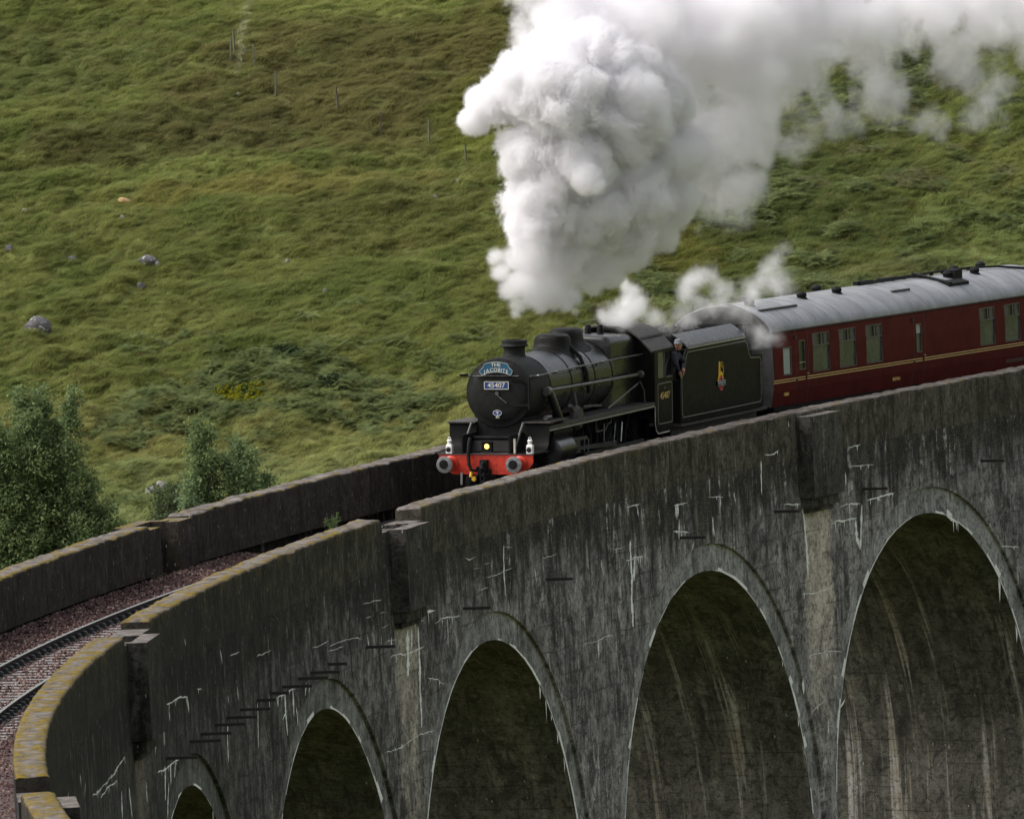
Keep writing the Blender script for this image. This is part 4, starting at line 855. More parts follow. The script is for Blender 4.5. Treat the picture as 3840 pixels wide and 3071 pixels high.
mb = VB(); loopline(mb, [(12.70, 1.36), (18.42, 1.36), (18.48, 1.42), (18.48, 2.44), (18.42, 2.49), (17.74, 2.52), (17.60, 2.64), (17.50, 2.88), (17.36, 2.97), (13.10, 2.97), (13.0, 2.9), (12.93, 2.78), (12.84, 2.56), (12.68, 2.44), (12.62, 2.34), (12.62, 1.44)], .018, 1.27, 1.275); mb.build('lining', M['liningdim'], tank)
mb = VB(); mb.box(12.45, 18.85, -1.3, 1.3, 1.14, 1.20); mb.box(12.5, 18.8, .98, 1.02, .5, 1.14); mb.box(12.5, 18.8, -1.02, -.98, .5, 1.14); mb.build('tender_frame', M['plate'], tend)
mb = VB()
for u in (-.75, .75):
    for d in (13.4, 15.7, 18.0): mb.lathe([(.64, -.06), (.64, .06)], (d, u, .64), 1, 28)
mb.build('tender_wheels', M['soot'], tend)['kind'] = 'stuff'
def heap():
    n = 700; r = np.random.default_rng(5); mb = MB(VT)
    for _ in range(n):
        d, u = r.uniform(13.4, 17.3), r.uniform(-.85, .85); z = 3.0+.28*(1-(u/.9)**2)+.06*r.normal(); k = r.uniform(.06, .15)
        p = [(d+k*r.normal()*.6, u+k*r.normal()*.6, z+k*r.normal()*.5) for _ in range(4)]
        for f in ((0,1,2),(0,2,3),(0,3,1),(1,3,2)): mb.poly([p[i] for i in f])
    mb.box(13.36, 17.48, -.85, .85, 2.26, 2.95)
    tag(mb.build('coal', M['soot'], tend, recalc=False), kind='stuff')
heap()
mb = VB()
for u in (.55, .95): mb.tube([(18.66, u, 1.2), (18.66, u, 2.7), (18.60, u, 2.8)], .02, 6)
for z in np.arange(1.3, 2.6, .28): mb.tube([(18.66, .55, z), (18.66, .95, z)], .014, 5)
mb.build('tender_ladder', M['soot'], tend)
mb = VB(); mb.tube([(18.42, 1.30, 1.5), (18.42, 1.32, 1.55), (18.42, 1.32, 2.35), (18.42, 1.30, 2.4)], .014, 6); mb.build('grab_rail', M['rod'], tend)
# emblem: lion standing over a wheel with a band across
em = VB(); EU = 1.2705; EC = 15.46
lion = [(-.11, 2.545), (-.05, 2.585), (.0, 2.57), (.0, 2.30), (.07, 2.33), (.13, 2.29), (.18, 2.25), (.235, 2.10), (.19, 2.10), (.13, 2.21), (.04, 2.235), (-.06, 2.20), (-.14, 2.10), (-.20, 2.07), (-.245, 2.075), (-.19, 2.13), (-.13, 2.24), (-.125, 2.37), (-.115, 2.46)]
em.prism([(EC+x, z) for x, z in lion], EU, EU+.003, 1); emb = em.build('lion_emblem', M['yellow'], tank)
mb = VB(); tl = [(.17, 2.23), (.22, 2.30), (.235, 2.40), (.20, 2.50), (.13, 2.555), (.07, 2.53), (.06, 2.47), (.11, 2.44), (.15, 2.41)]
mb.tube([(EC+x, EU+.002, z) for x, z in tl], [.008]*7+[.02, .012], 6); mb.build('lion_tail', M['yellow'], emb)
mb = VB(); c = (EC+.0, 2.02); ring = [(c[0]+.145*math.cos(t), EU+.004, c[1]+.165*math.sin(t)) for t in np.linspace(0, 2*math.pi, 25)]
mb.tube(ring, .026, 6)
for t in np.linspace(0, math.pi, 7)[:-1]: mb.tube([(c[0]+.14*math.cos(t), EU+.004, c[1]+.16*math.sin(t)), (c[0]-.14*math.cos(t), EU+.004, c[1]-.16*math.sin(t))], .010, 5)
mb.build('wheel_emblem', M['emred'], emb)
mb = VB(); mb.box(EC-.29, EC+.31, EU+.026, EU+.032, 1.975, 2.095); bd = mb.build('emblem_band', M['soot'], emb)
mb = VB(); mb.box(EC-.29, EC+.31, EU+.032, EU+.036, 2.083, 2.097); mb.box(EC-.29, EC+.31, EU+.032, EU+.036, 1.973, 1.986); mb.build('band_edge', M['grey'], bd)
letters('band_letters', 'BRITISH RAILWAYS', .075, EC+.01, EU+.034, 2.034, 'side', M['grey'], bd, .84, .002)
# ---- coach
coach = empty('railway_coach', mat=vframe(29.8, .0085, 20.0), label='maroon railway coach with grey roof and gold lining reading BUFFET behind the tender', cat='coach')
D0, D1 = 20.0, 39.66
def cprof(z): return np.interp(z, [1.12, 1.5, 1.9, 2.4, 2.9, 3.06], [1.315, 1.375, 1.40, 1.395, 1.36, 1.33])
WINS = [(22.6, 23.72, 1.87, 2.87, 'w'), (24.38, 25.50, 1.87, 2.87, 'w'), (26.18, 27.28, 1.87, 2.87, 'w'), (34.05, 35.12, 1.87, 2.87, 'w'), (35.82, 36.92, 1.87, 2.87, 'w'),
        (20.62, 21.18, 1.90, 2.62, 'f'), (21.68, 22.10, 1.98, 2.74, 'd'), (29.60, 29.98, 1.96, 2.72, 'n'), (37.75, 38.2, 1.98, 2.74, 'd')]
zl = [1.12, 1.3, 1.5, 1.7, 1.87, 1.90, 1.96, 1.98, 2.2, 2.4, 2.62, 2.72, 2.74, 2.87, 2.96, 3.06]
dl = sorted(set([D0, D1]+[x for w in WINS for x in w[:2]]+[D0+.4, 30.5, 32.5]))
for sgn in (1, -1):
    mb = VB()
    for a, b in zip(dl[:-1], dl[1:]):
        for z0, z1 in zip(zl[:-1], zl[1:]):
            if any(w[0]-1e-4 <= a and b <= w[1]+1e-4 and w[2]-1e-4 <= z0 and z1 <= w[3]+1e-4 for w in WINS): continue
            mb.poly([(a, sgn*cprof(z0), z0), (b, sgn*cprof(z0), z0), (b, sgn*cprof(z1), z1), (a, sgn*cprof(z1), z1)])
    for w in WINS:       # window reveals
        q = [(w[0], w[2]), (w[1], w[2]), (w[1], w[3]), (w[0], w[3])]
        for (a, za), (b, zb) in zip(q, q[1:]+q[:1]): mb.poly([(a, sgn*cprof(za), za), (b, sgn*cprof(zb), zb), (b, sgn*(cprof(zb)-.05), zb), (a, sgn*(cprof(za)-.05), za)])
    body = mb.build('coach_side', M['maroon'], coach, recalc=False)
    for w in WINS:
        d0, d1, z0, z1, k = w; uu = lambda z, off: sgn*(cprof(z)-off)
        def slab(mb, a, b, za, zb, off, th=.012):
            mb.hexa([(a, uu(za, off), za), (b, uu(za, off), za), (b, uu(za, off-th), za), (a, uu(za, off-th), za), (a, uu(zb, off), zb), (b, uu(zb, off), zb), (b, uu(zb, off-th), zb), (a, uu(zb, off-th), zb)])
        f = VB()
        for a, b, za, zb in ((d0, d1, z0, z0+.03), (d0, d1, z1-.03, z1), (d0, d0+.03, z0+.03, z1-.03), (d1-.03, d1, z0+.03, z1-.03)): slab(f, a, b, za, zb, .03, .032)
        win = f.build('window', M['alu'], coach)
        if k == 'w':
            zm = z0+.66*(z1-z0)
            p = VB(); slab(p, d0+.03, d1-.03, z0+.03, zm, .045); p.build('pane', M['glass'], win)
            p = VB(); slab(p, d0+.03, d1-.03, zm, zm+.035, .036, .04); slab(p, d0+.03, d0+.36, zm+.035, z1-.03, .04, .012); slab(p, d1-.30, d1-.03, zm+.035, z1-.03, .04, .012); p.build('sliding_vent', M['alu'], win)
            p = VB(); slab(p, d0+.36, d1-.30, zm+.035, z1-.03, .05); p.build('vent_opening', M['darkglass'], win)
            p = VB(); slab(p, d0+.60, d0+.66, zm+.035, z1-.03, .036, .02); p.build('vent_bar', M['alu'], win)
        else:
            p = VB(); slab(p, d0+.03, d1-.03, z0+.03, z1-.03, .045); p.build('pane', M['frost' if k == 'f' else 'darkglass' if k == 'd' else 'glass'], win)
            if k == 'n':
                p = VB(); slab(p, d0+.03, d1-.03, z0+.5, z1-.03, .038, .006); p.build('blind', M['frost'], win)
            if k == 'd':
                p = VB(); slab(p, d0+.02, d1-.02, z0+.18, z0+.2, .03, .03); p.build('drop_light', M['steel'], win)
mb = VB()
for a, b in ((D0+.01, 22.08), (22.2, 30.02), (30.14, 38.2), (38.3, D1-.01)):
    for z in (1.795, 1.735): mb.hexa([(a, cprof(z)-.002, z-.011), (b, cprof(z)-.002, z-.011), (b, cprof(z)+.004, z-.011), (a, cprof(z)+.004, z-.011), (a, cprof(z)-.002, z+.011), (b, cprof(z)-.002, z+.011), (b, cprof(z)+.004, z+.011), (a, cprof(z)+.004, z+.011)])
mb.build('gold_lines', M['goldline'], coach)
letters('coach_number', '1860', .17, 20.86, cprof(1.42)+.002, 1.43, 'side', M['gold'], coach, 1.02, .006)
letters('coach_lettering', 'BUFFET', .16, 28.3, cprof(1.36)+.003, 1.37, 'side', M['gold'], coach, 1.02, .006)
letters('coach_lettering', 'WEST COAST', .15, 36.6, cprof(1.46)+.003, 1.57, 'side', M['gold'], coach, 1.15, .004)
mb = VB()
for z in (1.38, 1.33): mb.box(35.95, 37.2, cprof(z)-.01, cprof(z)+.004, z-.012, z+.012)
mb.build('louvre', M['alu'], coach)
for d0, d1 in ((21.5, 22.28), (29.42, 30.2), (37.6, 38.35)):        # doors: seams, handles
    mb = VB()
    for d in (d0, d1):
        for z0, z1 in zip(zl[:-1], zl[1:]): mb.hexa([(d-.008, cprof(z0)-.002, z0), (d+.008, cprof(z0)-.002, z0), (d+.008, cprof(z0)+.003, z0), (d-.008, cprof(z0)+.003, z0), (d-.008, cprof(z1)-.002, z1), (d+.008, cprof(z1)-.002, z1), (d+.008, cprof(z1)+.003, z1), (d-.008, cprof(z1)+.003, z1)])
    dr = mb.build('door', M['coachend'], coach)
    mb = VB(); mb.box(d1-.14, d1-.02, 1.39, 1.43, 1.86, 1.885); mb.build('handle', M['steel'], dr)
    mb = VB(); mb.box(d0-.1, d0-.03, 1.36, 1.42, 2.80, 2.87); mb.box(d0-.03, d0+.03, 1.38, 1.42, 1.72, 1.78); mb.build('hinge', M['coachend'], dr)
RP = [(1.375, 3.05), (1.365, 3.12), (1.31, 3.22), (1.21, 3.325), (1.07, 3.43), (.88, 3.535), (.62, 3.635), (.32, 3.70), (0, 3.725)]
RPF = RP+[(-u, z) for u, z in RP[::-1][1:]]
mb = VB(); inner = [(u*.97, z-.03) for u, z in RPF]
mb.loft([[(d, u, z) for u, z in RPF]+[(d, u, z) for u, z in inner[::-1]] for d in [D0-.06]+list(np.arange(D0, D1, 1.0))+[D1+.06]]); roof = mb.build('roof', M['roof'], coach, 35)
mb = VB()
for d in np.arange(D0+.55, D1, .82):
    q = [(u*1.004, z+.006) for u, z in RPF[2:-2]]; mb.loft([[(dd, u, z) for u, z in q]+[(dd, u*.99, z-.012) for u, z in q[::-1]] for dd in (d-.014, d+.014)])
mb.build('roof_seams', M['roof'], roof)
mb = VB(); mb.box(D0-.05, D1+.05, 1.345, 1.385, 3.02, 3.05); mb.box(D0-.05, D1+.05, -1.385, -1.345, 3.02, 3.05); mb.build('gutter', M['coachend'], roof)
def rz(u): return float(np.interp(abs(u), [p[0] for p in RP[::-1]], [p[1] for p in RP[::-1]]))
for d, u in ((20.75, .42), (24.2, .42), (26.55, .42), (34.2, .42), (36.1, .42), (22.6, -.42), (24.9, -.42), (27.2, -.42), (36.7, -.42), (38.3, -.3)):
    mb = VB(); z = rz(u); mb.lathe([(.16, -.01), (.15, .02), (.11, .035), (.13, .06), (.135, .12), (.10, .165), (.04, .185), (.001, .19)], (d, u, z-.01), 2, 18, False); mb.build('roof_ventilator', M['soot'], roof, 40)
for d0, d1 in ((20.4, 22.85), (29.3, 30.5)):
    mb = VB(); mb.hexa([(d0, .86, rz(.86)-.01), (d1, .86, rz(.86)-.01), (d1, .80, rz(.80)-.01), (d0, .80, rz(.8)-.01), (d0, .87, rz(.86)+.05), (d1, .87, rz(.86)+.05), (d1, .80, rz(.80)+.035), (d0, .80, rz(.8)+.035)]); mb.build('rain_strip', M['coachend'], roof)
mb = VB(); z0 = rz(0)
mb.tube([(29.35, -.05, z0+.05), (31, -.06, z0+.06), (33.4, -.05, z0+.07), (35.6, -.04, z0+.08), (36.8, .0, z0+.07), (38.2, .25, rz(.25)+.05), (39.5, .75, rz(.75)+.05)], .03, 7)
mb.tube([(29.35, .12, z0+.04), (33.3, .12, z0+.05)], .018, 6); rp = mb.build('roof_pipe', M['soot'], roof, 40)
mb = VB()
for d in (29.35, 30.1, 30.8, 31.5, 32.3, 33.0, 34.2, 35.0, 35.8, 36.8): mb.box(d-.035, d+.035, -.09, .0, z0-.01, z0+.075)
mb.box(29.2, 30.3, -.22, -.10, z0, z0+.10); mb.box(31.2, 32.2, -.36, -.2, z0, z0+.08); mb.build('pipe_bracket', M['soot'], rp)
mb = VB(); mb.hexa([(33.0, -.12, z0-.01), (33.22, -.12, z0-.01), (33.22, .95, rz(.95)-.01), (33.0, .95, rz(.95)-.01), (33.0, -.12, z0+.13), (33.22, -.12, z0+.13), (33.22, .95, rz(.95)+.12), (33.0, .95, rz(.95)+.12)]); mb.hexa([(33.2, .70, rz(.7)), (34.4, .70, rz(.7)), (34.4, .95, rz(.95)), (33.2, .95, rz(.95)), (33.2, .70, rz(.7)+.05), (34.4, .70, rz(.7)+.05), (34.4, .95, rz(.95)+.08), (33.2, .95, rz(.95)+.08)]); mb.box(34.2, 34.75, .30, .62, rz(.62), rz(.3)+.17); mb.build('roof_tank', M['soot'], roof)
mb = VB(); mb.prism([(1.315, 1.12), (1.375, 1.5), (1.40, 1.9), (1.36, 2.9), (1.33, 3.06)]+[(u*.995, z-.012) for u, z in RPF[1:-1]]+[(-1.33, 3.06), (-1.36, 2.9), (-1.40, 1.9), (-1.375, 1.5), (-1.315, 1.12)], D0-.02, D0+.03, 0); endw = mb.build('coach_end', M['coachend'], coach)
mb = VB(); mb.box(19.55, 19.98, -.55, .55, 1.2, 3.25); mb.build('gangway', M['soot'], endw)
mb = VB()
for k, zo in ((0, 0.0), (1, .12)): mb.tube([(19.92-.1*k, u*(.82+.1*k), 3.0+(z-3.0)*(1.05)-zo*.5) for u, z in RPF[1:-1]], .018, 6)
mb.build('end_conduit', M['rod'], endw, 40)
mb = VB(); mb.prism([(1.315, 1.12), (1.40, 1.9), (1.33, 3.06)]+RPF[1:-1]+[(-1.33, 3.06), (-1.40, 1.9), (-1.315, 1.12)], D1-.03, D1+.02, 0); mb.build('coach_end', M['coachend'], coach)
mb = VB(); mb.box(D0+.2, D1-.2, -1.3, 1.3, 1.0, 1.14)
for dc in (23.0, 36.7):
    mb.box(dc-1.6, dc+1.6, -1.1, 1.1, .45, .8)
    for d in (dc-1.3, dc+1.3):
        for u in (-.75, .75): mb.lathe([(.457, -.06), (.457, .06)], (d, u, .457), 1, 24)
mb.build('underframe', M['soot'], coach)['kind'] = 'stuff'
mb = VB(); mb.box(D0+.3, D1-.3, -1.2, 1.2, 1.2, 1.25); mb.box(D0+.3, D1-.3, -.02, .02, 1.25, 3.0); mb.build('coach_interior', M['darkglass'], coach)
mb = VB()
for u in (-.87, .87): mb.lathe([(.20, 0), (.20, .04), (.07, .06), (.07, .5)], (19.46, u, 1.05), 0, 18)
mb.build('coach_buffers', M['soot'], coach)['kind'] = 'stuff'
# ---- driver leaning out between cab and tender
def person():
    root = empty('person', mat=loco.matrix_world @ Matrix.Translation(VT(12.10, 1.02, 1.54)), label='person in dark blue jacket and cap leaning out behind the cab window', cat='person')
    J = {'pel': (0, .02, .95), 'wai': (.01, .10, 1.12), 'chs': (.02, .20, 1.30), 'nk': (.02, .27, 1.46), 'hd0': (.0, .29, 1.53),
         'shl': (-.17, .24, 1.41), 'ell': (-.27, .34, 1.16), 'wrl': (-.12, .36, .98), 'shr': (.20, .22, 1.40), 'elr': (.44, .32, 1.20), 'wrr': (.20, .37, 1.03),
         'hpl': (-.1, .02, .9), 'knl': (-.11, .08, .48), 'ftl': (-.11, .04, .06), 'hpr': (.1, .02, .9), 'knr': (.12, .07, .48), 'ftr': (.12, .04, .06)}
    R = {'pel': .15, 'wai': .14, 'chs': .16, 'nk': .065, 'hd0': .06, 'shl': .08, 'ell': .055, 'wrl': .038, 'shr': .08, 'elr': .055, 'wrr': .038, 'hpl': .10, 'knl': .07, 'ftl': .05, 'hpr': .10, 'knr': .07, 'ftr': .05}
    E_ = [('pel','wai'),('wai','chs'),('chs','nk'),('nk','hd0'),('chs','shl'),('shl','ell'),('ell','wrl'),('chs','shr'),('shr','elr'),('elr','wrr'),('pel','hpl'),('hpl','knl'),('knl','ftl'),('pel','hpr'),('hpr','knr'),('knr','ftr')]
    ks = list(J); me = bpy.data.meshes.new('body'); me.from_pydata([VT(*J[k]) for k in ks], [(ks.index(a), ks.index(b)) for a, b in E_], [])
    o = link_mesh('body', me, plain('navy_jacket', (.022, .021, .040), .8, 0, .25, 14), root)
    sk = o.modifiers.new('skin', 'SKIN'); o.modifiers.new('sub', 'SUBSURF').render_levels = 2
    for i, k in enumerate(ks): me.skin_vertices[0].data[i].radius = (R[k], R[k]); me.skin_vertices[0].data[i].use_root = (k == 'pel')
    skin = plain('skin', (.42, .20, .13), .6, 0, .1)
    mb = VB(); mb.lathe([(.001, -.135), (.05, -.125), (.075, -.08), (.085, -.02), (.09, .04), (.08, .10), (.05, .13), (.001, .138)], (-.01, .31, 1.65), 2, 20, False); hd = mb.build('head', skin, root, 60)
    mb = VB(); mb.tube([(-.095, .31, 1.67), (-.125, .31, 1.63), (-.095, .31, 1.62)], .018, 6); mb.build('nose', skin, hd, 60)
    mb = VB()
    for u in (-.035, .035): mb.lathe([(.013, -.01), (.012, .01)], (-.092, .31+u, 1.675), 0, 8)
    mb.box(-.092, -.08, .28, .34, 1.585, 1.592); mb.build('eyes_and_mouth', M['soot'], hd)
    mb = VB()
    for u in (-.088, .088): mb.lathe([(.022, -.008), (.022, .008)], (.0, .31+u, 1.655), 1, 10)
    mb.build('ears', skin, hd)
    mb = VB(); mb.lathe([(.096, .03), (.10, .06), (.105, .10), (.08, .145), (.02, .155)], (-.005, .31, 1.65), 2, 20); mb.hexa([(-.17, .24, 1.69), (-.06, .22, 1.70), (-.06, .40, 1.70), (-.17, .38, 1.69), (-.17, .24, 1.70), (-.06, .22, 1.715), (-.06, .40, 1.715), (-.17, .38, 1.70)]); mb.build('cap', plain('grey_cap', (.22, .24, .27), .7), hd, 50)
    for w, e, s in (('wrl', 'ell', -1), ('wrr', 'elr', 1)):
        p = Vector(J[w]); dirn = (p-Vector(J[e])).normalized(); side = dirn.cross(Vector((0, 1, 0))).normalized()
        mb = VB(); mb.tube([tuple(p-dirn*.02), tuple(p+dirn*.05), tuple(p+dirn*.10)], [.03, .042, .036], 8); hnd = mb.build('hand', skin, root, 60)
        mb = VB()
        for k in range(4):
            b = p+dirn*.10+side*(.027-.018*k); ln = (.07, .08, .075, .06)[k]; mb.tube([tuple(b), tuple(b+dirn*ln*.5+Vector((0, .012, -.008))), tuple(b+dirn*ln*.75+Vector((0, .006, -.035)))], [.010, .009, .007], 6)
        b = p+dirn*.04+side*.04; mb.tube([tuple(b), tuple(b+dirn*.03+side*.02), tuple(b+dirn*.06+side*.015)], [.012, .011, .008], 6); mb.build('fingers', skin, hnd, 60)
person()
# ------------------------------------------------------------------ plants, rocks and posts on the hill
def points_object(name, pos, attrs, protos, mat_tag, label):
    """one stuff object: points that geometry nodes turn into instances of small plant meshes"""
    me = bpy.data.meshes.new(name); me.vertices.add(len(pos)); me.vertices.foreach_set('co', np.asarray(pos, np.float32).ravel())
    for k, v in attrs.items():
        v = np.asarray(v, np.float32)
        t = {1: 'FLOAT', 2: 'FLOAT_VECTOR', 3: 'FLOAT_COLOR'}[1 if v.ndim == 1 else 3 if v.shape[1] == 4 else 2]
        a = me.attributes.new(k, t, 'POINT'); a.data.foreach_set({'FLOAT': 'value', 'FLOAT_VECTOR': 'vector', 'FLOAT_COLOR': 'color'}[t], v.ravel())
    o = link_mesh(name, me); tag(o, label, None, None, 'stuff')
    ng = bpy.data.node_groups.new(name, 'GeometryNodeTree')
    ng.interface.new_socket('Geometry', in_out='INPUT', socket_type='NodeSocketGeometry'); ng.interface.new_socket('Geometry', in_out='OUTPUT', socket_type='NodeSocketGeometry')
    gi = ng.nodes.new('NodeGroupInput'); go = ng.nodes.new('NodeGroupOutput'); jn = ng.nodes.new('GeometryNodeJoinGeometry')
    def na(nm, t):
        n = ng.nodes.new('GeometryNodeInputNamedAttribute'); n.data_type = t; n.inputs[0].default_value = nm; return n.outputs[0]
    for i, po in enumerate(protos):
        oi = ng.nodes.new('GeometryNodeObjectInfo'); oi.inputs[0].default_value = po
        ip = ng.nodes.new('GeometryNodeInstanceOnPoints')
        cmp_ = ng.nodes.new('FunctionNodeCompare'); cmp_.data_type = 'FLOAT'; cmp_.operation = 'EQUAL'; ng.links.new(na('kind', 'FLOAT'), cmp_.inputs[0]); cmp_.inputs[1].default_value = float(i); cmp_.inputs[12].default_value = .1
        ng.links.new(gi.outputs[0], ip.inputs['Points']); ng.links.new(oi.outputs['Geometry'], ip.inputs['Instance']); ng.links.new(cmp_.outputs[0], ip.inputs['Selection'])
        e2r = ng.nodes.new('FunctionNodeEulerToRotation'); ng.links.new(na('rot', 'FLOAT_VECTOR'), e2r.inputs[0]); ng.links.new(e2r.outputs[0], ip.inputs['Rotation']); ng.links.new(na('size', 'FLOAT'), ip.inputs['Scale'])
        ng.links.new(ip.outputs[0], jn.inputs[0])
    ng.links.new(jn.outputs[0], go.inputs[0])
    md = o.modifiers.new('scatter', 'NODES'); md.node_group = ng; return o
def proto(name, mb, mat):
    me = bpy.data.meshes.new(name); me.from_pydata(mb.v, [], mb.f); me.materials.append(mat); return bpy.data.objects.new(name, me)
def tuft(seed, n, h0, h1, spread, w, lean):
    r = np.random.default_rng(seed); mb = MB()
    for _ in range(n):
        a = r.uniform(0, 2*math.pi); b = r.uniform(0, spread); x, y = b*math.cos(a), b*math.sin(a); h = r.uniform(h0, h1); ph = r.uniform(0, 2*math.pi)
        dx, dy = math.cos(ph)*.35*h+lean*h, math.sin(ph)*.35*h; px, py = -math.sin(ph)*w/2, math.cos(ph)*w/2
        q = []
        for t, k in ((0, 1.), (.45, .9), (.8, .6), (1., .12)):
            cx, cy, cz = x+dx*t*t*1.5, y+dy*t*t*1.5, h*(t-.38*t**3); q.append((mb.vert((cx-px*k, cy-py*k, cz)), mb.vert((cx+px*k, cy+py*k, cz))))
        for (a0, b0), (a1, b1) in zip(q[:-1], q[1:]): mb.face((a0, b0, b1, a1))
    return mb
def scatter_grass():
    n = 190000
    d = 367+(442-367)*rng.random(n)**1.0; l = rng.uniform(-19.5, 20.5, n)
    clump = fbm(l/.9, d/1.2, 5., 3); keep = rng.random(n) < np.clip(.95+.5*clump, .75, 1); d, l, clump = d[keep], l[keep], clump[keep]; n = len(d)
    z = hill_z(d, l); X, Y, Z = wpt(d, l, z-.03)
    T = hill_tint(d, l)*rng.uniform(.9, 1.15, (n, 1))*(1+.14*np.clip(clump, -1, 1))[:, None]
    dry = rng.random(n) < .10; T[dry] = T[dry]*.5+np.array([.15, .12, .05])*.5
    T = np.concatenate([T*1.42, np.ones((n, 1))], 1)
    wind = .35*perlin(l/5, d/6, 2.)
    rot = np.stack([rng.normal(size=n)*.12, rng.normal(size=n)*.12, YAW+wind+rng.normal(size=n)*.7], 1)
    size = rng.uniform(.55, 1.15, n)*(1+.35*clump); kind = rng.integers(0, 3, n).astype(float)
    pr = [proto('tuft_%s' % k, tuft(s, c, a, b, sp, .013, ln), M['grass']) for k, s, c, a, b, sp, ln in (('a', 1, 40, .12, .30, .19, .5), ('b', 2, 44, .10, .24, .24, .35), ('c', 3, 30, .16, .36, .14, .65))]
    points_object('grass', np.stack([X, Y, Z], 1), {'tint': T, 'rot': rot, 'size': size, 'kind': kind}, pr, 'grass', 'long tussock grass bent over by the wind on the hillside')
scatter_grass()
def frond(seed):
    r = np.random.default_rng(seed); mb = MB()
    for k in range(4):
        a = k*1.57+r.uniform(-.5, .5); L = r.uniform(.38, .62); n = 9
        for i in range(n):
            t = i/n; t2 = (i+.9)/n
            def pt(t): return np.array([math.cos(a)*L*t, math.sin(a)*L*t, .5*L*(1.25*t-1.05*t*t)+.16+.25*t*0])
            c = pt(t); c2 = pt(t2); w = .17*math.sin(math.pi*min(1, .18+t*.85))*(1-.3*t)+.012; sd_ = np.array([-math.sin(a), math.cos(a), 0])
            for s in (-1, 1):
                tip = c2+sd_*s*w+np.array([0, 0, -.03]); mb.poly([tuple(c), tuple(c*.35+c2*.65), tuple(tip)])
    return mb
BRK = np.array([(387.4,-12.4),(391.5,-11.3),(393.6,-9.3),(395.2,-7.3),(395.3,-6.1),(393.3,-4.5),(389.3,-1.7),(386.9,-3.3),(389.2,-7.3),(388.,-9.6),(385.6,-11.6)])
def inpoly(x, y, poly):
    c = np.zeros(len(x), bool); j = len(poly)-1
    for i in range(len(poly)):
        xi, yi = poly[i]; xj, yj = poly[j]
        c ^= ((yi > y) != (yj > y)) & (x < (xj-xi)*(y-yi)/(yj-yi+1e-12)+xi); j = i
    return c
def scatter_bracken():
    n = 15000; d = rng.uniform(383, 398, n); l = rng.uniform(-14, 0, n); k = inpoly(d, l, BRK+0) & (fbm(l/1.1, d/1.3, 3., 3) > .22*np.abs((d-391)/5)-.25)
    n2 = 5200; d2 = rng.uniform(376, 400, n2); l2 = rng.uniform(-13, 2, n2); k2 = fbm(l2/1.7, d2/2.2, 8., 3) > .35
    n3 = 30000; d3 = rng.uniform(394, 440, n3); l3 = rng.uniform(1, 19, n3); k3 = fbm(l3/1.6, d3/2.6, 4.4, 4) > .12
    d = np.concatenate([d[k], d2[k2], d3[k3]]); l = np.concatenate([l[k], l2[k2], l3[k3]]); n = len(d)
    z = hill_z(d, l)+.06; X, Y, Z = wpt(d, l, z)
    a = np.clip(.5+.6*fbm(l/.7, d/.9, 6., 3), 0, 1)[:, None]
    T = (np.array([.075, .105, .040])*(1-a)+np.array([.21, .245, .095])*a)*rng.uniform(.8, 1.25, (n, 1))
    br = (fbm(l/2., d/3., 1., 3) > .1) & (l > 1); T[br] = T[br]*.45+np.array([.11, .09, .045])*.55
    T = np.concatenate([T, np.ones((n, 1))], 1)
    rot = np.stack([rng.normal(size=n)*.25, rng.normal(size=n)*.25, rng.uniform(0, 6.3, n)], 1); size = rng.uniform(.4, .8, n)
    pr = [proto('frond_%s' % k, frond(s), M['bracken']) for k, s in (('a', 11), ('b', 12))]
    points_object('bracken', np.stack([X, Y, Z], 1), {'tint': T, 'rot': rot, 'size': size, 'kind': rng.integers(0, 2, n).astype(float)}, pr, 'bracken', 'bracken fronds in patches on the slope')
scatter_bracken()
def leaf_mesh(pts, size, cols, r):
    """leaf quads at the points, random facing, tint per leaf"""
    n = len(pts); a = r.normal(size=(n, 3)); a /= np.linalg.norm(a, axis=1)[:, None]; b = r.normal(size=(n, 3)); b -= (a*b).sum(1)[:, None]*a; b /= np.linalg.norm(b, axis=1)[:, None]
    s = (size*r.uniform(.6, 1.35, n))[:, None]
    v = np.stack([pts-a*s, pts+b*s*.55, pts+a*s, pts-b*s*.55], 1).reshape(-1, 3)
    me = bpy.data.meshes.new('crown'); me.from_pydata(v.tolist(), [], (np.arange(4*n).reshape(n, 4)).tolist())
    at = me.attributes.new('tint', 'FLOAT_COLOR', 'POINT'); at.data.foreach_set('color', np.concatenate([np.repeat(cols, 4, 0), np.ones((4*n, 1))], 1).astype(np.float32).ravel()); return me
LEAF = attr_mat('leaf_green', 'tint', False, .55, .5, .12); BARK = plain('birch_bark', (.10, .085, .07), .85, 0, .4, 6)
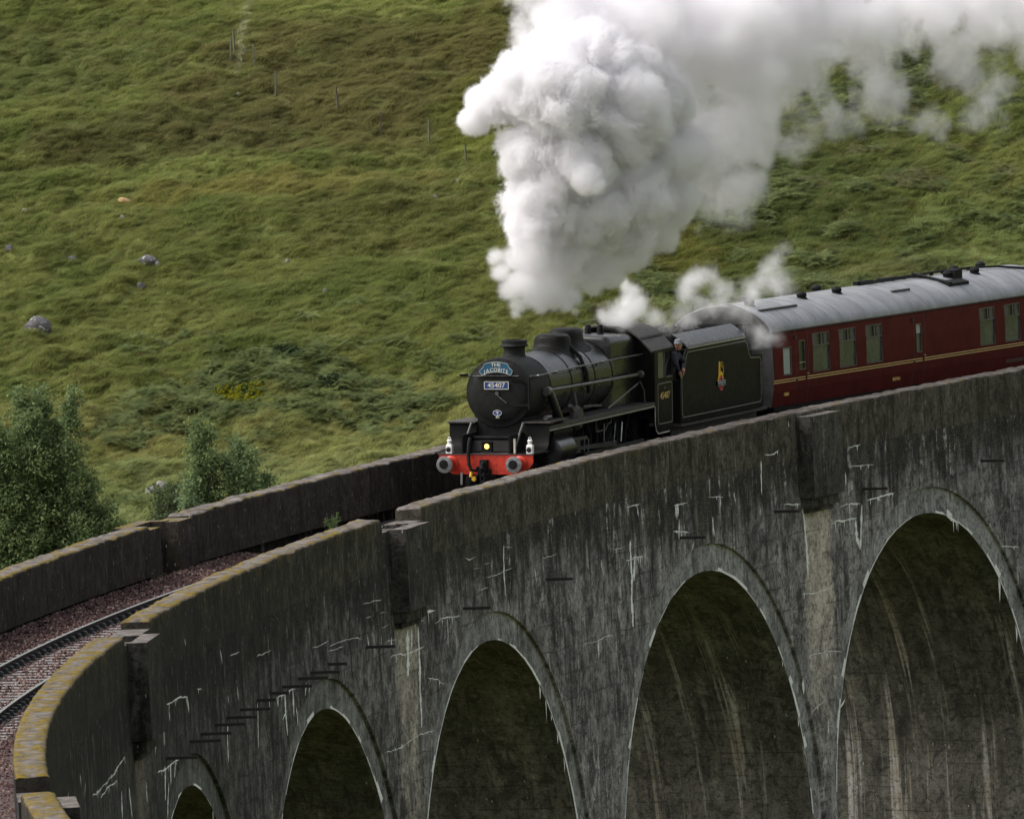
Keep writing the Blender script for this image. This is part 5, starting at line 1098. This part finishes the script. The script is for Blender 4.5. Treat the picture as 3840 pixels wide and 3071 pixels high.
def tree(name, stems, base_d, base_l, lo, hi, label, cat, group, seed, dens=1.0, leaf=.055):
    """stems: (l, z of the top, crown length, crown radius); crowns are sprays of leaves on branches of every stem"""
    r = np.random.default_rng(seed); zb = float(hill_z(base_d, base_l)); t = empty(name, wpt(base_d, base_l, zb), None, label, cat, group)
    P0 = np.array(wpt(base_d, base_l, zb)); tr = MB(); pts = []; shade = []
    for (l, zt, cl, cr) in stems:
        dd = base_d+r.uniform(-.7, .7); top = np.array(wpt(dd, l, zt))-P0; foot = np.array(wpt(dd*.3+base_d*.7, base_l+(l-base_l)*.45, zb-.2))-P0; n = 7
        path = [foot+(top-foot)*np.array([k/n]*2+[(k/n)])+np.array([math.sin(k*1.7+l)*.06, math.cos(k*1.3+l)*.06, 0]) for k in range(n+1)]
        tr.tube([tuple(p) for p in path], [max(.012, .10*(1-k/n)+.01) for k in range(n+1)], 6)
        nb = int(cl*23*dens*(cr/.5)**1.2)
        for _ in range(nb):
            h = r.random()**.85; rad = cr*(.12+.88*min(1, h*1.5)**.8)*(.65+.5*r.random()); a = r.uniform(0, 2*math.pi)
            c = top+np.array([0, 0, -cl*h]); k = max(0, (cl*h)/max(.1, top[2]-foot[2])); c[:2] = top[:2]+(foot[:2]-top[:2])*k
            e = c+np.array([math.cos(a)*rad, math.sin(a)*rad, .25*rad*r.random()+.12])
            if r.random() < .3: tr.tube([tuple(c-np.array([0, 0, .1])), tuple((c+e)/2), tuple(e)], [.014, .009, .004], 4)
            m = int(34+26*r.random()); f = r.random(m)**.5
            q = c+(e-c)*f[:, None]+r.normal(size=(m, 3))*np.array([.13, .13, .105]); pts.append(q); shade.append(np.full(m, r.normal()))
    tr.build('trunk', BARK, t, 60)
    pts = np.concatenate(pts); shade = np.concatenate(shade); n = len(pts)
    k = np.clip(.45+.26*shade+.20*r.normal(size=n), 0, 1)[:, None]; cols = np.array(lo)*(1-k)+np.array(hi)*k
    glint = r.random(n) < .02; cols[glint] = np.array([.16, .19, .13])
    link_mesh('crown', leaf_mesh(pts, leaf, cols, r), LEAF, t); return t
DK, LT = (.085, .13, .055), (.28, .35, .15)
K1 = 366/350.
tree('birch_tree', [(l*K1, 25.45-(25.45-z)*K1, c, rr) for l, z, c, rr in ((-13.1, 1.1, 4.4, .62), (-12.6, 1.2, 4.6, .70), (-11.66, 1.05, 4.6, .42), (-13.75, .30, 4.2, .75), (-12.15, .15, 4.2, .80), (-12.8, .5, 4.4, .9), (-11.35, -1.2, 3.6, .62), (-12.9, -1.0, 4, .85), (-13.6, -1.2, 4, .8), (-10.9, -1.95, 2.6, .55), (-10.55, -2.6, 1.8, .4), (-11.6, -2.2, 2.6, .7), (-14.6, .9, 4.6, .7), (-15.4, .2, 4.6, .9), (-14.4, -1.5, 4, .9))], 366, -13.2, DK, LT, 'large dark green birch with upright spires beyond the far parapet', 'tree', 'trees beyond the viaduct', 21)
K2 = 372/356.
f2 = lambda L: [(l*K2, 25.45-(25.45-z)*K2, c, rr) for l, z, c, rr in L]
tree('birch_tree', f2([(-8.52, -.35, 2.9, .44), (-8.2, -.6, 2.9, .44), (-8.45, -1.0, 2.4, .5), (-8.75, -1.75, 1.7, .36)]), 372, -8.8, DK, LT, 'slim dark green young birch rising behind the parapet, tallest of its clump', 'tree', 'trees beyond the viaduct', 22)
tree('birch_tree', f2([(-7.5, -1.05, 2.2, .50), (-7.15, -1.35, 2.0, .38), (-7.72, -1.4, 1.8, .46)]), 372.4, -7.6, (.085, .135, .06), (.28, .35, .16), 'shorter rounded young birch close on the right of the slim one', 'tree', 'trees beyond the viaduct', 23)
tree('sapling', f2([(-6.68, -1.82, 1.0, .16), (-6.85, -2.05, .9, .14)]), 373, -6.95, (.06, .10, .045), (.17, .23, .10), 'thin sapling just showing above the parapet beside the young birches', 'tree', 'trees beyond the viaduct', 24)
tree('shrub', f2([(-8.75, -2.05, 1.5, .34), (-9.0, -2.3, 1.3, .26)]), 371.5, -9.2, (.09, .14, .07), (.25, .32, .16), 'low dark shrub at the foot of the slim young birch', 'shrub', 'shrubs beyond the viaduct', 25)
tree('shrub', f2([(-9.75, -2.35, 1.2, .4), (-9.35, -2.15, 1.2, .42), (-9.5, -2.5, 1.2, .4)]), 374, -9.9, (.055, .08, .038), (.12, .155, .075), 'soft green shrub below the three pale boulders', 'shrub', 'shrubs beyond the viaduct', 26, .7)
def low_bush(name, d, l, rl, rd, h, lo, hi, label, seed, n=2600, tipcol=None):
    r = np.random.default_rng(seed); zb = float(hill_z(d, l)); P0 = np.array(wpt(d, l, zb)); t = empty(name, tuple(P0), None, label, 'shrub', 'shrubs on the slope')
    a = r.uniform(0, 6.283, n); q = np.sqrt(r.random(n)); ll = l+rl*q*np.cos(a); d2 = d+rd*q*np.sin(a); hh = h*np.sqrt(np.clip(1-q*q, .02, 1))*(.55+.6*np.abs(fbm(ll/.25, d2/.3, 1., 3)))
    f = r.random(n)**.45; X, Y, Z = wpt(d2, ll, hill_z(d2, ll)+hh*f+.02); pts = np.stack([X, Y, Z], 1)-P0
    k = np.clip(.5+.3*r.normal(size=n)+.5*fbm(ll/.2, d2/.3, 3., 2), 0, 1)[:, None]; cols = np.array(lo)*(1-k)+np.array(hi)*k
    if tipcol is not None:
        tip = (f > .62) & (ll-l > -.9*rl) & (fbm(ll/.35, d2/.4, 7., 2) > -.25); cols[tip] = np.array(tipcol)*r.uniform(.75, 1.2, (tip.sum(), 1))
    mb = MB()
    for _ in range(14):
        i = r.integers(0, n); mb.tube([(pts[i][0]*.3, pts[i][1]*.3, -.05), tuple(pts[i]*np.array([.8, .8, .6])), tuple(pts[i])], [.014, .009, .004], 4)
    mb.build('stems', BARK, t); link_mesh('foliage', leaf_mesh(pts, .05, cols, r), LEAF, t)
low_bush('shrub', 391.2, -8.15, .85, 1.1, .55, (.016, .026, .012), (.07, .10, .022), 'yellow-tipped green bush in the middle of the bracken', 31, 3400, (.22, .215, .012))
low_bush('shrub', 394.2, -6.6, .55, .9, .5, (.016, .028, .014), (.05, .075, .032), 'dark green bush at the top edge of the bracken patch', 32)
low_bush('shrub', 391.6, -5.4, .6, .9, .42, (.018, .030, .015), (.055, .08, .036), 'dark green bush on the right side of the bracken', 33)
def weed():
    r = np.random.default_rng(41); base = np.array(P(-21.6, 2.30, .80)); t = empty('weed', tuple(base), None, 'small green weed growing behind the near parapet just before the refuge', 'weed'); mb = MB(); pts = []
    for k in range(9):
        a = r.uniform(0, 6.28); L = r.uniform(.35, .62); e = np.array([math.cos(a)*.16, math.sin(a)*.16, L]); mb.tube([(0, 0, 0), tuple(e*.6), tuple(e)], [.008, .006, .003], 4); f = r.random(26)**.5
        pts.append(e*f[:, None]+r.normal(size=(26, 3))*.035)
    pts = np.concatenate(pts); k = r.random((len(pts), 1)); cols = np.array([.05, .09, .03])*(1-k)+np.array([.13, .19, .06])*k
    mb.build('stems', BARK, t); link_mesh('foliage', leaf_mesh(pts, .03, cols, r), LEAF, t)
weed()
def rock_mat(name, col, lich):
    m = NT(name); c = m.coord(); n1 = m.noise(c, 5, 6, .7); n2 = m.noise(c, 9, 3, .5, None, .6)
    m.bs(Base__Color=m.mix(m.ramp(n2, .60, .66), m.mix(m.ramp(n1, .3, .7), [x*.55 for x in col], col), lich), Roughness=.9); m.bump(n1, .6, .03); return m.m
RK = {'g': rock_mat('grey_rock', (.12, .112, .115), (.42, .42, .40)), 'w': rock_mat('pale_rock', (.27, .25, .245), (.5, .49, .47)), 'o': rock_mat('ochre_rock', (.50, .34, .15), (.58, .44, .25))}
ROCKS = [(398.1, -14.2, .80, .50, 'g', 'big grey boulder with white lichen spots in the grass'), (404.7, -10.93, .62, .26, 'g', 'low grey rock with a white broken corner on the slope'), (404.5, -10.66, .16, .16, 'w', 'white broken stone leaning on a low grey rock'), (404.9, -11.5, .20, .12, 'w', 'small white stone just left of the low grey rock'),
         (411.7, -11.77, .42, .13, 'o', 'flat ochre slab lying tilted on the hillside'), (408.7, -11.79, .18, .13, 'w', 'small white stone straight below the ochre slab'), (405.9, -13.34, .30, .18, 'g', 'small grey rock above the big lichen boulder'), (410.9, -14.89, .20, .12, 'w', 'pale stone at the left edge, level below the ochre slab'), (406.7, -15.29, .22, .18, 'g', 'grey stone at the left edge of the slope'), (402.2, -11.15, .26, .18, 'g', 'dull grey stone below the low broken rock'),
         (381.5, -10.62, .30, .26, 'w', 'left pale boulder of the three above the parapet'), (381.6, -10.28, .28, .28, 'w', 'right pale boulder of the three above the parapet'), (381.0, -10.42, .18, .16, 'w', 'smallest white boulder at the front of the three'), (404.4, -6.67, .12, .09, 'w', 'tiny white stone alone in the middle of the slope'), (409.6, -2.05, .13, .10, 'w', 'tiny pale stone, lower of two near the smoke'), (410.6, -1.33, .14, .11, 'w', 'tiny pale stone, upper of two near the smoke'), (400.8, -5.5, .18, .12, 'g', 'small grey stone right of the slope middle, above the bracken'), (423.0, -8.28, .14, .09, 'w', 'tiny white stone on the dark bank below the gully')]
for i, (d, l, w, h, k, lab) in enumerate(ROCKS):
    r = np.random.default_rng(100+i); bm = bmesh.new(); bmesh.ops.create_icosphere(bm, subdivisions=3, radius=.5)
    for v in bm.verts:
        c = np.array(v.co); f = 1+.28*float(perlin(c[0]*2+i, c[1]*2, c[2]*2))+.12*float(perlin(c[0]*5, c[1]*5+i, c[2]*5)); v.co = Vector((c[0]*w*f, c[1]*w*.8*f, max(-.3, c[2])*h*1.5*f))
    me = bpy.data.meshes.new('boulder'); bm.to_mesh(me); bm.free(); me.polygons.foreach_set('use_smooth', [True]*len(me.polygons)); me.set_sharp_from_angle(angle=.6)
    o = link_mesh('boulder', me, RK[k]); o.location = wpt(d, l, float(hill_z(d, l))+h*.18+.05); o.rotation_euler = (0, .25 if k == 'o' else r.uniform(-.2, .2), YAW+r.uniform(-.3, .3)*(k != 'o')); tag(o, lab, 'boulder', 'boulders on the hillside')
POSTM = plain('grey_fence_wood', (.115, .118, .075), .9, 0, .3, 12); POSTD = plain('dark_fence_wood', (.085, .075, .05), .9, 0, .3, 12)
PL = ['topmost post of the old fence, beside the gully', 'fence post next to the gully, second from the top', 'pale fence post below the heather patch', 'pale fence post in the hollow right of the dark bank', 'dark fence post in the middle of the line', 'dark fence post on the green shoulder', 'pale fence post left of the dark heather bush', 'lowest fence post, close to the smoke']
for i, (d, l) in enumerate([(426.7, -8.54), (427.2, -8.41), (425.7, -7.73), (423.3, -7.08), (421.35, -5.07), (419.0, -3.73), (417.5, -2.21), (414.3, -1.05)]):
    mb = MB(); mb.hexa([(-.028, -.028, -.2), (.028, -.028, -.2), (.028, .028, -.2), (-.028, .028, -.2), (-.022, -.022, .78), (.022, -.024, .82), (.024, .024, .80), (-.02, .022, .76)])
    o = mb.build('fence_post', POSTD if i in (4, 5) else POSTM); o.location = wpt(d, l, float(hill_z(d, l))); o.rotation_euler = (.05*math.sin(i*2), .05*math.cos(i*3), i); tag(o, PL[i], 'fence post', 'posts of the old hill fence')
# ------------------------------------------------------------------ smoke and steam: density grids turned into volumes
PUFFS = [(1.43,0,9.82,1.56,1.0),(0.52,-0.4,10.23,0.81,1.0),(0.21,0,9.82,0.81,1.0),(-0.49,0.2,9.67,0.52,1.0),(-0.68,0.3,9.27,0.44,1.0),(2.22,0.4,10.51,1.21,1.0),(1.13,0,10.82,0.69,1.0),(2.8,0.6,9.31,1.5,1.0),(1.58,0.3,8.23,1.44,1.0),(0.72,0,8.4,0.98,1.0),(2.71,0.8,9.89,1.33,1.0),(3.69,1.2,9.59,0.98,1.0),(4.08,1.4,9.27,0.67,1.0),(0.95,0.2,7.22,1.15,1.0),(2.1,0.8,7.01,1.27,1.0),(0.29,0,6.69,0.52,1.0),(0.72,0.2,6.07,0.9,0.55),(0.13,-0.1,5.83,0.48,0.55),(0.33,0,5.29,0.6,0.61),(0.03,0,5.08,0.42,0.61),(0.48,0.1,4.87,0.42,0.61),(0.85,0.3,5.13,0.55,0.61),(1.27,0.6,5.56,0.76,0.61),(1.06,0.4,4.83,0.39,0.61),(1.34,0.5,4.63,0.28,0.61),(-0.18,0,5.55,0.35,0.61),(-0.33,0.1,5.9,0.28,0.61),(0.13,0,4.73,0.32,0.61),(0.06,0,4.52,0.21,0.61),(0.71,0.3,4.68,0.28,0.61),(1.95,-1.2,7.77,0.44,0.8),(2.17,-1.3,7.59,0.28,0.8),(2.93,1.3,7.29,1.39,0.8),(3.91,1.8,8.03,1.1,0.8),(3.98,1.8,7.21,0.87,0.8),(1.82,0.8,5.98,0.81,0.8),(2.43,1.2,5.29,0.39,0.66),(3.03,1.4,5.71,0.49,0.66),(3.64,1.7,6.13,0.53,0.66),(1.89,0.9,5.16,0.42,0.66),(1.47,0.5,4.8,0.35,0.66),(3.0,1.2,6.25,0.75,0.66),(2.62,1.2,5.63,0.44,0.66),(2.14,1.0,5.49,0.52,0.66),(4.08,2,6.73,0.58,0.66),(1.34,0.3,4.64,0.23,0.66),(1.51,0.3,4.46,0.16,0.66)]
TRAIL = [(1.65,1.2,11.78,1.27,0.6),(0.83,0.8,11.61,0.58,0.6),(3.5,2,11.42,1.74,0.6),(5.25,3,11.17,1.75,0.6),(7.03,4,11.27,1.75,0.6),(8.82,5,11.26,1.41,0.6),(10.6,5.6,11.2,1.29,0.6),(12.14,6,11.05,1.18,0.6),(13.46,6.5,11.02,1.3,0.6),(4.59,2.4,9.83,0.93,0.6),(5.9,3.2,9.96,1.28,0.6),(7.51,3.4,9.4,0.56,0.6),(7.01,3.8,9.64,0.88,0.6),(9.41,4.6,10.36,0.56,0.6),(7.85,3.3,9.16,0.3,0.6),(6.81,3.5,9.32,0.47,0.6),(8.77,5,10.2,0.82,0.6),(4.9,2.6,8.87,0.93,0.55),(4.73,2.4,7.96,0.93,0.55),(5.57,3,8.23,1.05,0.55),(5.29,2.8,7.26,0.7,0.55),(6.14,3.2,7.73,0.64,0.55),(6.54,3.5,8.63,0.52,0.55),(4.32,2,6.83,0.52,0.55),(3.88,1.8,6.28,0.46,0.55),(3.45,1.6,5.85,0.42,0.55),(5.08,2.6,7.93,1.11,0.5),(5.57,3,7.06,0.87,0.5),(6.14,3.2,7.84,0.7,0.5),(5.83,3.2,8.68,1.17,0.5),(4.78,2.4,6.67,0.47,0.5),(6.78,3.8,8.6,0.7,0.5),(9.31,5,9.23,1.05,0.45),(10.34,5.4,8.45,0.7,0.45),(10.72,5.4,7.85,0.38,0.45),(12.03,6,8.93,0.71,0.45),(12.4,6,8.08,0.4,0.45),(7.46,4,8.08,0.53,0.45),(8.2,4.5,8.61,0.7,0.45),(11.48,5.6,9.92,0.94,0.45)]
STEAM = [(2.11,6.19,3.81,0.35,0.62),(2.42,6.68,3.85,0.38,0.62),(2.72,7.16,3.95,0.45,0.62),(2.97,7.55,4.09,0.48,0.62),(3.05,7.65,4.38,0.38,0.62),(2.87,7.36,4.53,0.32,0.62),(3.26,8.04,3.93,0.38,0.62),(2.59,6.97,3.68,0.35,0.62),(3.68,8.71,3.74,0.35,0.5),(4.11,9.39,3.74,0.35,0.5),(4.37,9.78,4.12,0.39,0.5),(4.63,10.17,4.44,0.42,0.5),(4.95,10.65,4.57,0.35,0.5),(4.29,9.68,3.65,0.39,0.5),(4.66,10.27,3.71,0.39,0.5),(5.03,10.85,3.78,0.35,0.5),(3.49,8.42,3.59,0.38,0.5),(3.91,9.1,3.47,0.32,0.5),(5.52,11.62,3.7,0.48,0.46),(5.9,12.2,3.88,0.42,0.46),(6.29,12.79,4.25,0.45,0.46),(6.62,13.27,4.5,0.42,0.46),(6.82,13.56,4.72,0.32,0.46),(6.14,12.59,3.61,0.39,0.46),(5.18,11.04,4.23,0.42,0.46),(6.9,13.76,3.98,0.49,0.46),(4.3,9.68,3.89,0.48,0.48),(4.44,9.88,4.35,0.39,0.48),(4.77,10.36,4.66,0.29,0.48),(6.28,12.79,3.95,0.49,0.48),(6.68,13.37,4.43,0.36,0.48),(7.01,13.85,4.81,0.29,0.48),(5.76,12.01,3.54,0.39,0.48),(6.1,12.59,2.89,0.42,0.34),(6.34,12.98,2.61,0.42,0.34),(5.86,12.2,3.04,0.36,0.34),(6.2,12.79,2.39,0.32,0.34),(6.65,13.46,2.56,0.29,0.34)]
def field(puffs, lo, hi, vox, rough, soft, seed, warp=0.0):
    n = [int(round((b-a)/vox))+1 for a, b in zip(lo, hi)]
    ax = [np.linspace(a, b, k).astype(np.float32) for a, b, k in zip(lo, hi, n)]
    sdf = np.full(n, -9., np.float32); den = np.zeros(n, np.float32); rad = np.ones(n, np.float32)
    for x, y, z, r, w in puffs:
        m = r*1.9+.25; ix = [np.searchsorted(a, c-m) for a, c in zip(ax, (x, y, z))]; jx = [np.searchsorted(a, c+m) for a, c in zip(ax, (x, y, z))]
        if any(i >= j for i, j in zip(ix, jx)): continue
        sl_ = tuple(slice(i, j) for i, j in zip(ix, jx)); A, B, C = np.meshgrid(*[a[s] for a, s in zip(ax, sl_)], indexing='ij', sparse=True)
        q = (r-np.sqrt((A-x)**2+((B-y)/1.15)**2+(C-z)**2))/(r**.5)      # relative depth inside the puff
        s = sdf[sl_]; dn = den[sl_]; rad[sl_] = np.where(q > s, min(1., max(.3, 1.15*r**.5)), rad[sl_]); wq = np.clip(q*3+1, 0, 1)*w; sdf[sl_] = np.maximum(s, q); den[sl_] = np.maximum(dn, wq)
    act = np.argwhere(sdf > -1.1); p = np.stack([ax[k][act[:, k]] for k in range(3)], 1)
    if warp:                        # shear the round puffs into torn, drifting shapes before they are sampled
        q = [p[:, 0], p[:, 1], p[:, 2]]; dx = warp*(perlin(q[0]*.7, q[1]*.7, q[2]*.45+seed)+.5*perlin(q[0]*1.7, q[1]*1.7, q[2]*1.1+seed)+.25*perlin(q[0]*3.7, q[1]*3.7, q[2]*2.5+seed)); dz = warp*(perlin(q[0]*.7+9, q[1]*.7, q[2]*.5+seed)+.5*perlin(q[0]*1.7+9, q[1]*1.7, q[2]*1.2+seed)+.25*perlin(q[0]*3.7+9, q[1]*3.7, q[2]*2.6+seed))
        jj = tuple(np.clip(np.round((v-lo[k])/(hi[k]-lo[k])*(n[k]-1)).astype(int), 0, n[k]-1) for k, v in enumerate((q[0]+dx, q[1], q[2]+dz)))
        sdfw, denw = sdf[jj], den[jj]
    w1 = perlin(p[:, 0]*.9, p[:, 1]*.9, p[:, 2]*.9+seed)*.28; w2 = perlin(p[:, 0]*.9+31, p[:, 1]*.9, p[:, 2]*.9+seed)*.28
    a, b, c = p[:, 0]+w1, p[:, 1]+w2, p[:, 2]+w1-w2
    bil = np.abs(perlin(a*.8, b*.8, c*.8+seed))*.95+np.abs(perlin(a*1.9, b*1.9, c*1.9+seed+3))*.30+np.abs(perlin(a*4.1, b*4.1, c*4.1+seed+5))*.20+np.abs(perlin(a*7.9, b*7.9, c*7.9+seed+7))*.50+np.abs(perlin(a*14, b*14, c*14+seed+9))*.34+(np.abs(perlin(a*26, b*26, c*26+seed+11))*.20 if vox < .05 else .03)
    idx = tuple(act.T); d0 = denw if warp else den[idx]
    thin = np.clip((.72-d0)/.4, 0, 1)
    sd_ = (sdfw if warp else sdf[idx])+rough*rad[idx]*(1+.5*thin)*(bil-.62)
    wsp = .5+.55*perlin(a*1.3+c*.35, b*1.3, c*.8+seed)+.45*perlin(a*3.1+c*.6, b*3.1, c*1.8+seed)+.28*perlin(a*6.4, b*6.4, c*4.2+seed)+.14*perlin(a*12, b*12, c*9+seed)
    v = np.clip(sd_/(soft*(1+3.5*thin)), 0, 1); v = v*v*(3-2*v)*d0*(1-thin*.92+thin*.92*np.clip(wsp*2.3-.78, 0, 1.5))
    out = np.zeros(n, np.float32); out[idx] = v; out[0] = out[-1] = 0; out[:, 0] = out[:, -1] = 0; out[:, :, 0] = 0; out[:, :, -1] *= 1
    return out, n
def smoke_object(name, arr, n, lo, hi, dens, col, label, emis=0.0):
    me = bpy.data.meshes.new(name+'_grid'); me.vertices.add(arr.size); at = me.attributes.new('dens', 'FLOAT', 'POINT'); at.data.foreach_set('value', arr.ravel(order='C'))
    holder = bpy.data.objects.new(name+'_grid', me)
    vol = bpy.data.volumes.new(name); o = bpy.data.objects.new(name, vol); COL.objects.link(o)
    o.location = wpt(320.146, .14, 0.0); o.rotation_euler = (0, 0, YAW); tag(o, label, None, None, 'stuff')
    ng = bpy.data.node_groups.new(name, 'GeometryNodeTree'); ng.interface.new_socket('Geometry', in_out='INPUT', socket_type='NodeSocketGeometry'); ng.interface.new_socket('Geometry', in_out='OUTPUT', socket_type='NodeSocketGeometry')
    N_ = ng.nodes.new; go = N_('NodeGroupOutput'); N_('NodeGroupInput')
    vc = N_('GeometryNodeVolumeCube'); vc.inputs['Min'].default_value = lo; vc.inputs['Max'].default_value = hi
    for k, c in zip('XYZ', n): vc.inputs['Resolution '+k].default_value = c
    ps = N_('GeometryNodeInputPosition'); sp = N_('ShaderNodeSeparateXYZ'); ng.links.new(ps.outputs[0], sp.inputs[0])
    def mth(op, a, b, cl=None):
        m = N_('ShaderNodeMath'); m.operation = op
        for i, v in enumerate((a, b)):
            if isinstance(v, (int, float)): m.inputs[i].default_value = v
            else: ng.links.new(v, m.inputs[i])
        return m.outputs[0]
    ii = []
    for k in range(3):
        t = mth('MULTIPLY', mth('SUBTRACT', sp.outputs[k], lo[k]), (n[k]-1)/(hi[k]-lo[k])); t = mth('FLOOR', mth('ADD', t, .5), 0); t = mth('MINIMUM', mth('MAXIMUM', t, 0), n[k]-1)
        f = N_('FunctionNodeFloatToInt'); ng.links.new(t, f.inputs[0]); ii.append(f.outputs[0])
    def imth(op, a, b):
        m = N_('FunctionNodeIntegerMath'); m.operation = op
        for i, v in enumerate((a, b)):
            if isinstance(v, int): m.inputs[i].default_value = v
            else: ng.links.new(v, m.inputs[i])
        return m.outputs[0]
    idx = imth('ADD', imth('MULTIPLY', imth('ADD', imth('MULTIPLY', ii[0], n[1]), ii[1]), n[2]), ii[2])
    oi = N_('GeometryNodeObjectInfo'); oi.inputs[0].default_value = holder; si = N_('GeometryNodeSampleIndex'); si.data_type = 'FLOAT'
    na = N_('GeometryNodeInputNamedAttribute'); na.data_type = 'FLOAT'; na.inputs[0].default_value = 'dens'
    ng.links.new(oi.outputs['Geometry'], si.inputs['Geometry']); ng.links.new(na.outputs[0], si.inputs['Value']); ng.links.new(idx, si.inputs['Index']); ng.links.new(si.outputs[0], vc.inputs['Density'])
    m = bpy.data.materials.new(name); m.use_nodes = True; m.node_tree.nodes.clear(); mo = m.node_tree.nodes.new('ShaderNodeOutputMaterial'); pv = m.node_tree.nodes.new('ShaderNodeVolumePrincipled')
    pv.inputs['Color'].default_value = col+(1,); pv.inputs['Density'].default_value = dens; pv.inputs['Anisotropy'].default_value = -0.1; m.node_tree.links.new(pv.outputs[0], mo.inputs['Volume'])
    sm = N_('GeometryNodeSetMaterial'); sm.inputs['Material'].default_value = m; ng.links.new(vc.outputs[0], sm.inputs[0]); ng.links.new(sm.outputs[0], go.inputs[0])
    vol.materials.append(m); md = o.modifiers.new('smoke', 'NODES'); md.node_group = ng; return o
lo, hi = (-1.7, -2.6, 3.4), (6.6, 4.4, 13.4)
arr, n = field(PUFFS, lo, hi, .042, .54, .16, 1.3); smoke_object('smoke', arr, n, lo, hi, 6.5, (.997, .987, 1.0), 'thick white column of smoke rising from the locomotive chimney')
lo, hi = (-.8, -2.0, 5.2), (15.8, 9.6, 14.4)
arr, n = field(TRAIL, lo, hi, .072, .80, .26, 4.1, .75); smoke_object('smoke', arr, n, lo, hi, 4.2, (.987, .976, .990), 'thinner grey smoke trailing back above the coach')
lo, hi = (1.0, 4.2, 2.4), (9.0, 16.6, 6.6)
arr, n = field(STEAM, lo, hi, .055, .50, .20, 7.7, .32); smoke_object('steam', arr, n, lo, hi, 4.0, (.985, .98, .988), 'wisps of steam drifting over the cab, tender and coach end')
